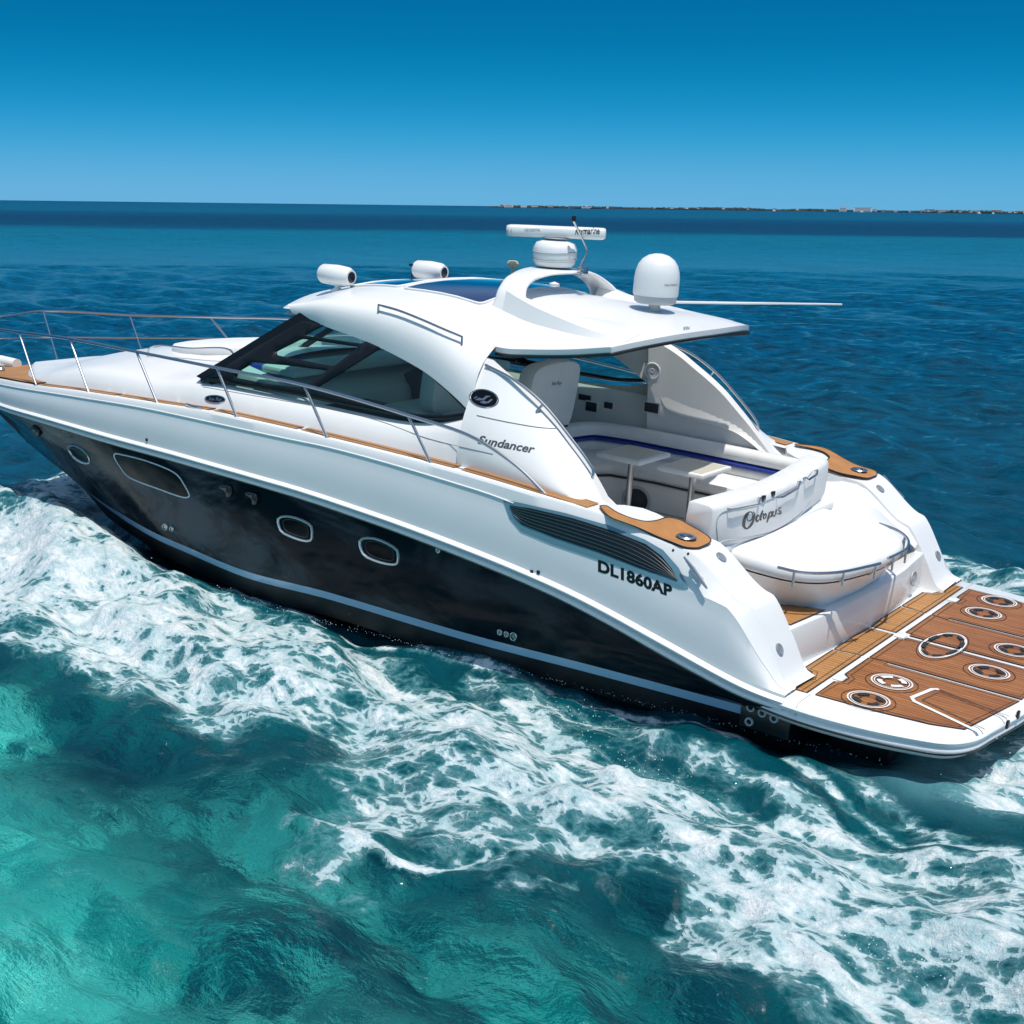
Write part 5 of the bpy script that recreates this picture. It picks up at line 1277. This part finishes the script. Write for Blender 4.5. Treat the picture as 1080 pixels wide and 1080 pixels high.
# ripples
mw1 = noise(mapped((1.0, 1.7, 0), R(-8)), 2.6, 6, .60, .2).outputs[0]; mwr = mth('ABSOLUTE', mth('SUBTRACT', noise(mapped((1.0, 1.6, 0), R(10)), 4.2, 4, .5, .3).outputs[0], .5)); mw2 = noise(mapped((1.0, 2.4, 0), R(10)), 1.5, 5, .62).outputs[0]
camd = nd('ShaderNodeVectorMath', operation='DISTANCE'); L(pos, camd.inputs[0]); camd.inputs[1].default_value = tuple(CAM)
mw3 = noise(mapped((.22, .55, 0), R(-5)), 1.0, 6, .66).outputs[0]
hgt = mth('ADD', mth('ADD', mth('MULTIPLY', mw1, .075), mth('MULTIPLY', mwr, -.045)), mth('ADD', mth('MULTIPLY', mth('MULTIPLY', mw2, .34), rng_(camd.outputs['Value'], 15, 60)), mth('MULTIPLY', mth('MULTIPLY', mw3, 1.5), rng_(camd.outputs['Value'], 60, 300))))
bmp = nd('ShaderNodeBump'); bmp.inputs['Strength'].default_value = .85; bmp.inputs['Distance'].default_value = 1.0; L(hgt, bmp.inputs['Height'])
rfr = nd('ShaderNodeVectorMath', operation='MULTIPLY_ADD'); L(bmp.outputs[0], rfr.inputs[0]); rfr.inputs[1].default_value = (-.85, -.85, 0); L(flat, rfr.inputs[2]); bed = rfr.outputs[0]
def bmap(scale, loc=(0, 0, 0)):
    x = nd('ShaderNodeMapping'); x.inputs['Scale'].default_value = scale; x.inputs['Location'].default_value = loc; L(bed, x.inputs[0]); return x.outputs[0]
crest_shade = rng_(mw2, .36, .64, .48, 1.42, False); csc = nd('ShaderNodeVectorMath', operation='SCALE'); L(far, csc.inputs[0]); L(crest_shade, csc.inputs['Scale']); far = mix(rng_(camd.outputs['Value'], 12, 30), far, csc.outputs[0])  # wave light and shade painted into the colour: crests lighter, troughs darker
# bright shallow sand in the foreground (port quarter), dark weed beyond it; caustics painted over the sand
wn_ = noise(bmap((.42, .55, 0), (1.3, .4, 0)), 1.0, 5, .6, .4).outputs[0]
sp_ = nd('ShaderNodeSeparateXYZ'); L(pos, sp_.inputs[0])
near = mth('SUBTRACT', mth('ADD', mth('MULTIPLY', sp_.outputs[0], -.10), mth('MULTIPLY', sp_.outputs[1], -.50)), mth('MULTIPLY', mth('MAXIMUM', mth('SUBTRACT', camd.outputs['Value'], 12), 0.0), .35))
nearf = rng_(mth('ADD', near, mth('MULTIPLY', mth('SUBTRACT', wn_, .5), 5.0)), 2.45, 3.9)
def caustic_veins(scale, warp, seed, width):
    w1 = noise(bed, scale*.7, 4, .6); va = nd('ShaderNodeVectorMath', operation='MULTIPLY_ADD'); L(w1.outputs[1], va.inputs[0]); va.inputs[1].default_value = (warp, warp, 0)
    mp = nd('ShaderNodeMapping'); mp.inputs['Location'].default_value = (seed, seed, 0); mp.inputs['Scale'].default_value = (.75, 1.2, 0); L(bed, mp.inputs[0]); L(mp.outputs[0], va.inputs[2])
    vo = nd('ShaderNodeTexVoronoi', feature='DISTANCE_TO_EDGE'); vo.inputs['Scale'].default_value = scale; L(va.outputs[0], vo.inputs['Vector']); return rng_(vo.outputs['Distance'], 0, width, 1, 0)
vn = mth('MAXIMUM', mth('MULTIPLY', caustic_veins(2.6, .8, 2.0, .26), rng_(noise(bed, 1.3, 3, .5).outputs[0], .40, .62)), mth('MULTIPLY', caustic_veins(6.5, .4, 5.0, .25), .6))
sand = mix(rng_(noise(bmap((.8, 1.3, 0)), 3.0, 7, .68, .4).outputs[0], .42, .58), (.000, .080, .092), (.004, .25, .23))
sand = mix(mth('MULTIPLY', mth('MULTIPLY', vn, rng_(noise(bmap((.6, .9, 0), (4, 2, 0)), .9, 4, .5).outputs[0], .40, .60)), .95), sand, (.09, .60, .52))  # network of refracted sunlight painted into the sand colour
midc = mix(rng_(noise(bmap((.8, 1.3, 0)), 1.6, 7, .68, .4).outputs[0], .42, .62), (.000, .017, .034), (.000, .078, .090))
midw = rng_(mth('ADD', near, mth('MULTIPLY', mth('SUBTRACT', wn_, .5), 3.0)), -.4, 2.2)
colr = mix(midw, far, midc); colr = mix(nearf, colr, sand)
colr = mix(mth('MULTIPLY', aera, .34), colr, (.006, .105, .125))
wsh = nd('ShaderNodeAttribute', attribute_name='wash').outputs['Fac']; colr = mix(mth('MULTIPLY', wsh, .8), colr, (.10, .26, .30))
# foam pattern
def lace(scale, warp, seed, stretch=1.7):
    mp = nd('ShaderNodeMapping'); mp.inputs['Scale'].default_value = (1/stretch, 1, 0); mp.inputs['Rotation'].default_value = (0, 0, R(6)); mp.inputs['Location'].default_value = (seed, seed*2, 0); L(pos, mp.inputs[0])
    w1 = noise(mp.outputs[0], scale*.55, 4, .6); va = nd('ShaderNodeVectorMath', operation='MULTIPLY_ADD'); L(w1.outputs[1], va.inputs[0]); va.inputs[1].default_value = (warp, warp, 0); L(mp.outputs[0], va.inputs[2])
    vo = nd('ShaderNodeTexVoronoi', feature='DISTANCE_TO_EDGE'); vo.inputs['Scale'].default_value = scale; L(va.outputs[0], vo.inputs['Vector']); return vo.outputs['Distance']
l1 = lace(2.4, .55, 0, 1.9); l2 = lace(6.2, .24, 4.7, 1.8); l3 = lace(16.0, .10, 9.1, 1.5)
nf1 = noise(mapped((.7, 1.25, 0), R(4)), 2.6, 8, .68, .25).outputs[0]; nf2 = noise(mapped((.8, 1.2, 0), 0, (3, 3, 0)), 9.0, 7, .7, .4).outputs[0]
# pattern height: 1 on the strands, 0 in the cell centres
p1 = rng_(l1, 0.0, .34, 1.0, 0.0, False); p2 = rng_(l2, 0.0, .34, 1.0, 0.0, False); p3 = rng_(l3, 0.0, .36, 1.0, 0.0, False)
pat = mth('ADD', mth('ADD', mth('MULTIPLY', p1, .28), mth('MULTIPLY', p2, .34)), mth('ADD', mth('MULTIPLY', p3, .20), mth('ADD', mth('MULTIPLY', nf1, .50), mth('MULTIPLY', nf2, .30))))
thr = mth('MULTIPLY_ADD', foam, -.72, 1.29)
vv = mth('SUBTRACT', pat, thr)
core = rng_(vv, .0, .13)
fine = noise(mapped((.7, 1.2, 0), 0, (1, 7, 0)), 26.0, 5, .7, .6).outputs[0]
veil = mth('MULTIPLY', mth('MULTIPLY', rng_(vv, -.22, .06), .40), rng_(fine, .40, .60, .15, 1.0))
fm = mth('MULTIPLY', mth('MAXIMUM', core, veil), rng_(foam, .06, .24))
soft = rng_(vv, -.34, .05)
colr = mix(mth('MULTIPLY', mth('MULTIPLY', soft, rng_(foam, .1, .5)), .42), colr, (.045, .24, .26))
bf = noise(flat, 30, 4, .6).outputs[0]
fbh = mth('ADD', mth('MULTIPLY', nf2, .6), mth('MULTIPLY', bf, .25))
bmf = nd('ShaderNodeBump'); bmf.inputs['Strength'].default_value = .9; bmf.inputs['Distance'].default_value = .09; L(mth('ADD', fbh, mth('MULTIPLY', fm, .35)), bmf.inputs['Height'])
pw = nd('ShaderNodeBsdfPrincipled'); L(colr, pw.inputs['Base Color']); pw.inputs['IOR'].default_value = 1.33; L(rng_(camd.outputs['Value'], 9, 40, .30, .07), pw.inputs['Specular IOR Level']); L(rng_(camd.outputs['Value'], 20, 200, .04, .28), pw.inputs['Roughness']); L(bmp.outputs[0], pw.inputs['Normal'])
pf = nd('ShaderNodeBsdfPrincipled'); L(mix(mth('MULTIPLY', rng_(vv, .02, .42), mth('MULTIPLY', rng_(nf2, .34, .58, .5, 1.0), rng_(nf1, .38, .60, .55, 1.0))), (.30, .50, .54), (.80, .83, .84)), pf.inputs['Base Color']); pf.inputs['Roughness'].default_value = .65; L(bmf.outputs[0], pf.inputs['Normal'])
pf.inputs['Specular IOR Level'].default_value = .2
ms = nd('ShaderNodeMixShader'); L(fm, ms.inputs[0]); L(pw.outputs[0], ms.inputs[1]); L(pf.outputs[0], ms.inputs[2])
ou = nd('ShaderNodeOutputMaterial'); L(ms.outputs[0], ou.inputs[0])
me.materials.append(m)

# ---- spray droplets thrown up along the hull and behind the platform
g = np.random.default_rng(21); mb = MB()
ico = [(0, 0, 1), (.94, 0, -.33), (-.47, .82, -.33), (-.47, -.82, -.33)]; icf = [(0, 1, 2), (0, 2, 3), (0, 3, 1), (1, 3, 2)]
def drops(k, cx, cy, sx_, sy_, z0, zs, s0=.004, s1=.012):
    for _ in range(k):
        c_ = np.array([g.normal(cx, sx_), g.normal(cy, sy_), z0+abs(g.normal(0, zs))]); r_ = g.uniform(s0, s1)*g.uniform(.5, 1)
        mb.add([tuple(c_+np.array(p)*r_) for p in ico], icf)
drops(350, 2.2, -1.2, .35, .7, .15, .10, .003, .007); drops(160, -10.9, -2.2, .6, .35, .25, .12, .003, .007)
for _ in range(8):
    xx_ = g.uniform(-9.5, -5); drops(40, xx_, np.interp(xx_, hwx, hwy)-.7, .4, .2, .10, .06, .003, .007)
for xx_ in np.linspace(-6.8, .3, 24): drops(16, xx_, np.interp(xx_, hwx, hwy)-.13, .2, .03, .02, .012, .003, .006)
for xx_, yy_ in ((-1.6, -2.75), (-.7, -3.3), (0, -3.7), (.9, -4.3), (1.7, -4.5), (-4.5, -3.4), (-6, -3.6)): drops(90, xx_, yy_, .3, .12, .08, .05, .003, .008)
sp = mb.build('sea_spray', mat('spray_white', (.85, .88, .9), .3), smooth=False); sp['kind'] = 'stuff'

# ================================================================== FAR SHORE
def far_pt(u, dist, z=0.0):
    d = fw+(u-540)/FPX*r2; d = d.copy(); d[2] = 0; d = d/np.linalg.norm(d); return CAM[0]+d[0]*dist, CAM[1]+d[1]*dist, z
D0 = 3600.0; px = D0/FPX/math.cos(0)*1.0     # metres per photo pixel at the shore
mb = MB(); g = np.random.default_rng(4); fr_, tp_, bk_ = [], [], []
for i, u in enumerate(np.linspace(512, 1500, 400)):
    x, y, _ = far_pt(u, D0+60*math.sin(i*.05)); x2, y2, _ = far_pt(u, D0+900); e0 = min((u-512)/14, 1)
    fr_.append((x, y, -1)); tp_.append((x, y, 1.6*e0)); bk_.append((x2, y2, 2.0*e0))
mb.add(*grid([fr_, tp_, bk_])); o = mb.build('far_shore', mat('shore_scrub', (.05, .065, .045), .9, vary=(.02, .4))); o['kind'] = 'structure'
# tree belt: one far-off wood that reads as a single mass
mb = MB()
def blob(c_, s_):
    v_ = []; f_ = []
    for a in range(5):
        for b_ in range(7):
            th = math.pi*a/8; ph = 2*math.pi*b_/7; k_ = 1+g.uniform(-.25, .25); v_.append((c_[0]+s_[0]*math.cos(ph)*math.sin(th+.02)*k_, c_[1]+s_[0]*math.sin(ph)*math.sin(th+.02)*k_, c_[2]+s_[1]*math.cos(th)*k_))
    for a in range(4):
        for b_ in range(7): f_.append((a*7+b_, a*7+(b_+1) % 7, (a+1)*7+(b_+1) % 7, (a+1)*7+b_))
    mb.add(v_, f_)
for _ in range(2600):
    u = 513+g.random()**.8*900; k_ = min((u-511)/40, 1); x, y, _z = far_pt(u, D0+g.uniform(30, 700)); h_ = g.uniform(2.2, 5.6)*(.45+.55*k_)*(.7+.6*N1.n(np.array([u*.03]), np.array([1.0]))[0]); blob((x, y, .5), (g.uniform(5, 14), h_))
o = mb.build('shore_trees', mat('far_foliage', (.022, .040, .040), .9, vary=(.01, .5))); o['kind'] = 'stuff'
BW = mat('pale_far_wall', (.85, .83, .80), .8); BP = mat('pink_far_wall', (.52, .40, .34), .8); BD = mat('far_window', (.08, .10, .12), .3)
def building(u, wpx, hm, m_, label, name='shore_building', dd=0):
    c_ = far_pt(u, D0+20+dd); wd_ = wpx*px; e_ = bpy.data.objects.new(name, None); C.objects.link(e_); e_.location = (c_[0], c_[1], .5); e_.rotation_euler = (0, 0, -YAW+math.atan((u-540)/FPX)*-1)
    k_ = MB(); box(k_, (0, 0, hm/2), (wd_, 12, hm)); k_.build('wall', m_, e_, smooth=False)
    k_ = MB(); box(k_, (0, 0, hm+.3), (wd_*1.03, 12.6, .6)); k_.build('roof', m_, e_, smooth=False)
    fl_ = max(1, int(hm/3.2)); 
    for j in range(fl_):
        k_ = MB(); box(k_, (0, -6.05, 1.8+j*3.2), (wd_*.86, .3, 1.1)); k_.build('window_band', BD, e_, smooth=False)
    e_['label'] = label; e_['category'] = 'building'; e_['group'] = 'buildings on the far shore'; return e_
bl = [(533, 9, 9, BW, 'low white building nearest the left tip of the far shore'), (526, 3, 7, BP, 'small dull pink house at the left tip of the far shore'), (548, 6, 6, BW, 'small white house just right of the left tip of the far shore'),
 (560, 8, 7, BW, 'long low pale building behind the radar arch on the far shore'), (611, 10, 6.5, BW, 'pale flat building on the shore above the radar scanner end'), (575, 5, 6, BP, 'dull pink building on the shore above the radar scanner'),
 (711, 4, 6, BW, 'small white waterfront house above the satellite dome'), (744, 5, 7, BP, 'pink waterfront house right of the satellite dome'), (868, 7, 12, BW, 'white block at the left of the tallest pair of shore buildings'),
 (888, 18, 11.5, BW, 'widest white hotel block on the far shore'), (900, 4, 7, BW, 'small pale annex beside the widest white hotel'), (955, 10, 8, BP, 'pale pink block on the shore between the white hotel and the right edge'),
 (968, 7, 7.5, BW, 'pale house group right of the pink shore block'), (1001, 8, 6.5, BW, 'low white building on the right part of the shore'), (1022, 10, 8, BP, 'broad pinkish building near the right end of the shore'),
 (1045, 9, 7, BW, 'low pale building close to the right edge of the shore'), (1064, 8, 9, BW, 'white house at the right edge of the far shore')]
for u, w_, h_, m_, lb in bl: building(u, w_, h_, m_, lb, dd=g.uniform(0, 60))
for k_, u in enumerate(np.concatenate([np.linspace(590, 700, 6), np.linspace(725, 850, 6), np.linspace(912, 1076, 16)])):
    u = u+g.uniform(-4, 4); building(u, g.uniform(1.5, 3.5), g.uniform(3.5, 6), BW if k_ % 3 else BP, 'one of the tiny pale houses half hidden in the trees of the far shore', dd=g.uniform(-10, 30)); 
# moored boats off the shore
for u, l_, lb in ((799, 3.0, 'small white boat moored alone left of the hotel shore'), (887, 3.5, 'tiny white boat moored below the widest hotel'), (1005, 3.2, 'tiny white boat moored right of the pink shore block'), (1019, 2.6, 'tiny white boat, middle of the three moored at the right'), (1066, 4.0, 'white motor boat moored nearest the right edge')):
    x, y, _z = far_pt(u, D0-220); L_ = l_*px; e_ = bpy.data.objects.new('moored_boat', None); C.objects.link(e_); e_.location = (x, y, 0); e_.rotation_euler = (0, 0, -YAW)
    k_ = MB(); prism(k_, [(-L_/2, -1.6), (L_*.3, -1.6), (L_/2, 0), (L_*.3, 1.6), (-L_/2, 1.6)], -.3, 1.6); k_.build('hull', BW, e_, smooth=False)
    k_ = MB(); prism(k_, [(-L_*.25, -1.1), (L_*.12, -1.1), (L_*.2, 0), (L_*.12, 1.1), (-L_*.25, 1.1)], 1.6, 3.4); k_.build('cabin', BW, e_, smooth=False)
    e_['label'] = lb; e_['category'] = 'boat'; e_['group'] = 'boats moored off the far shore'

# ---- nothing deeper than thing > part > sub-part (all parts share the boat's own frame, so the parent can be swapped)
for o in bpy.data.objects:
    while o.parent and o.parent.parent and o.parent.parent.parent: o.parent = o.parent.parent
# ---- pieces of one mesh that stand apart (port and starboard) become parts of their own
def split_apart(o, gap=.12, most=40):
    me_ = o.data; nvt = len(me_.vertices)
    if nvt == 0 or nvt > 60000: return
    par = list(range(nvt))
    def find(a):
        while par[a] != a: par[a] = par[par[a]]; a = par[a]
        return a
    for e_ in me_.edges:
        a, b_ = find(e_.vertices[0]), find(e_.vertices[1])
        if a != b_: par[a] = b_
    co_ = np.array([v_.co[:] for v_ in me_.vertices]); roots = np.array([find(i) for i in range(nvt)]); ids = list(dict.fromkeys(roots.tolist()))
    if len(ids) < 2 or len(ids) > 400: return
    bb = {i: (co_[roots == i].min(0), co_[roots == i].max(0)) for i in ids}
    grp = {i: i for i in ids}
    def gf(a):
        while grp[a] != a: a = grp[a]
        return a
    for i in ids:
        for j in ids:
            if i < j and gf(i) != gf(j):
                d = np.maximum(np.maximum(bb[i][0]-bb[j][1], bb[j][0]-bb[i][1]), 0)
                if np.linalg.norm(d) < gap: grp[gf(i)] = gf(j)
    cl = list(dict.fromkeys(gf(i) for i in ids))
    if len(cl) < 2 or len(cl) > most: return
    vg = np.array([cl.index(gf(r_)) for r_ in roots.tolist()])
    for k in range(1, len(cl)):
        c_ = o.copy(); c_.data = me_.copy(); C.objects.link(c_); c_.parent = o.parent
        bm = bmesh.new(); bm.from_mesh(c_.data); bm.verts.ensure_lookup_table(); bmesh.ops.delete(bm, geom=[bm.verts[i] for i in np.nonzero(vg != k)[0]], context='VERTS'); bm.to_mesh(c_.data); bm.free()
    bm = bmesh.new(); bm.from_mesh(me_); bm.verts.ensure_lookup_table(); bmesh.ops.delete(bm, geom=[bm.verts[i] for i in np.nonzero(vg != 0)[0]], context='VERTS'); bm.to_mesh(me_); bm.free()
for o in [o for o in bpy.data.objects if o.type == 'MESH' and o.parent is not None and not o.children and 'lettering' not in o.name]: split_apart(o, .02 if 'chock' in o.name else .12)
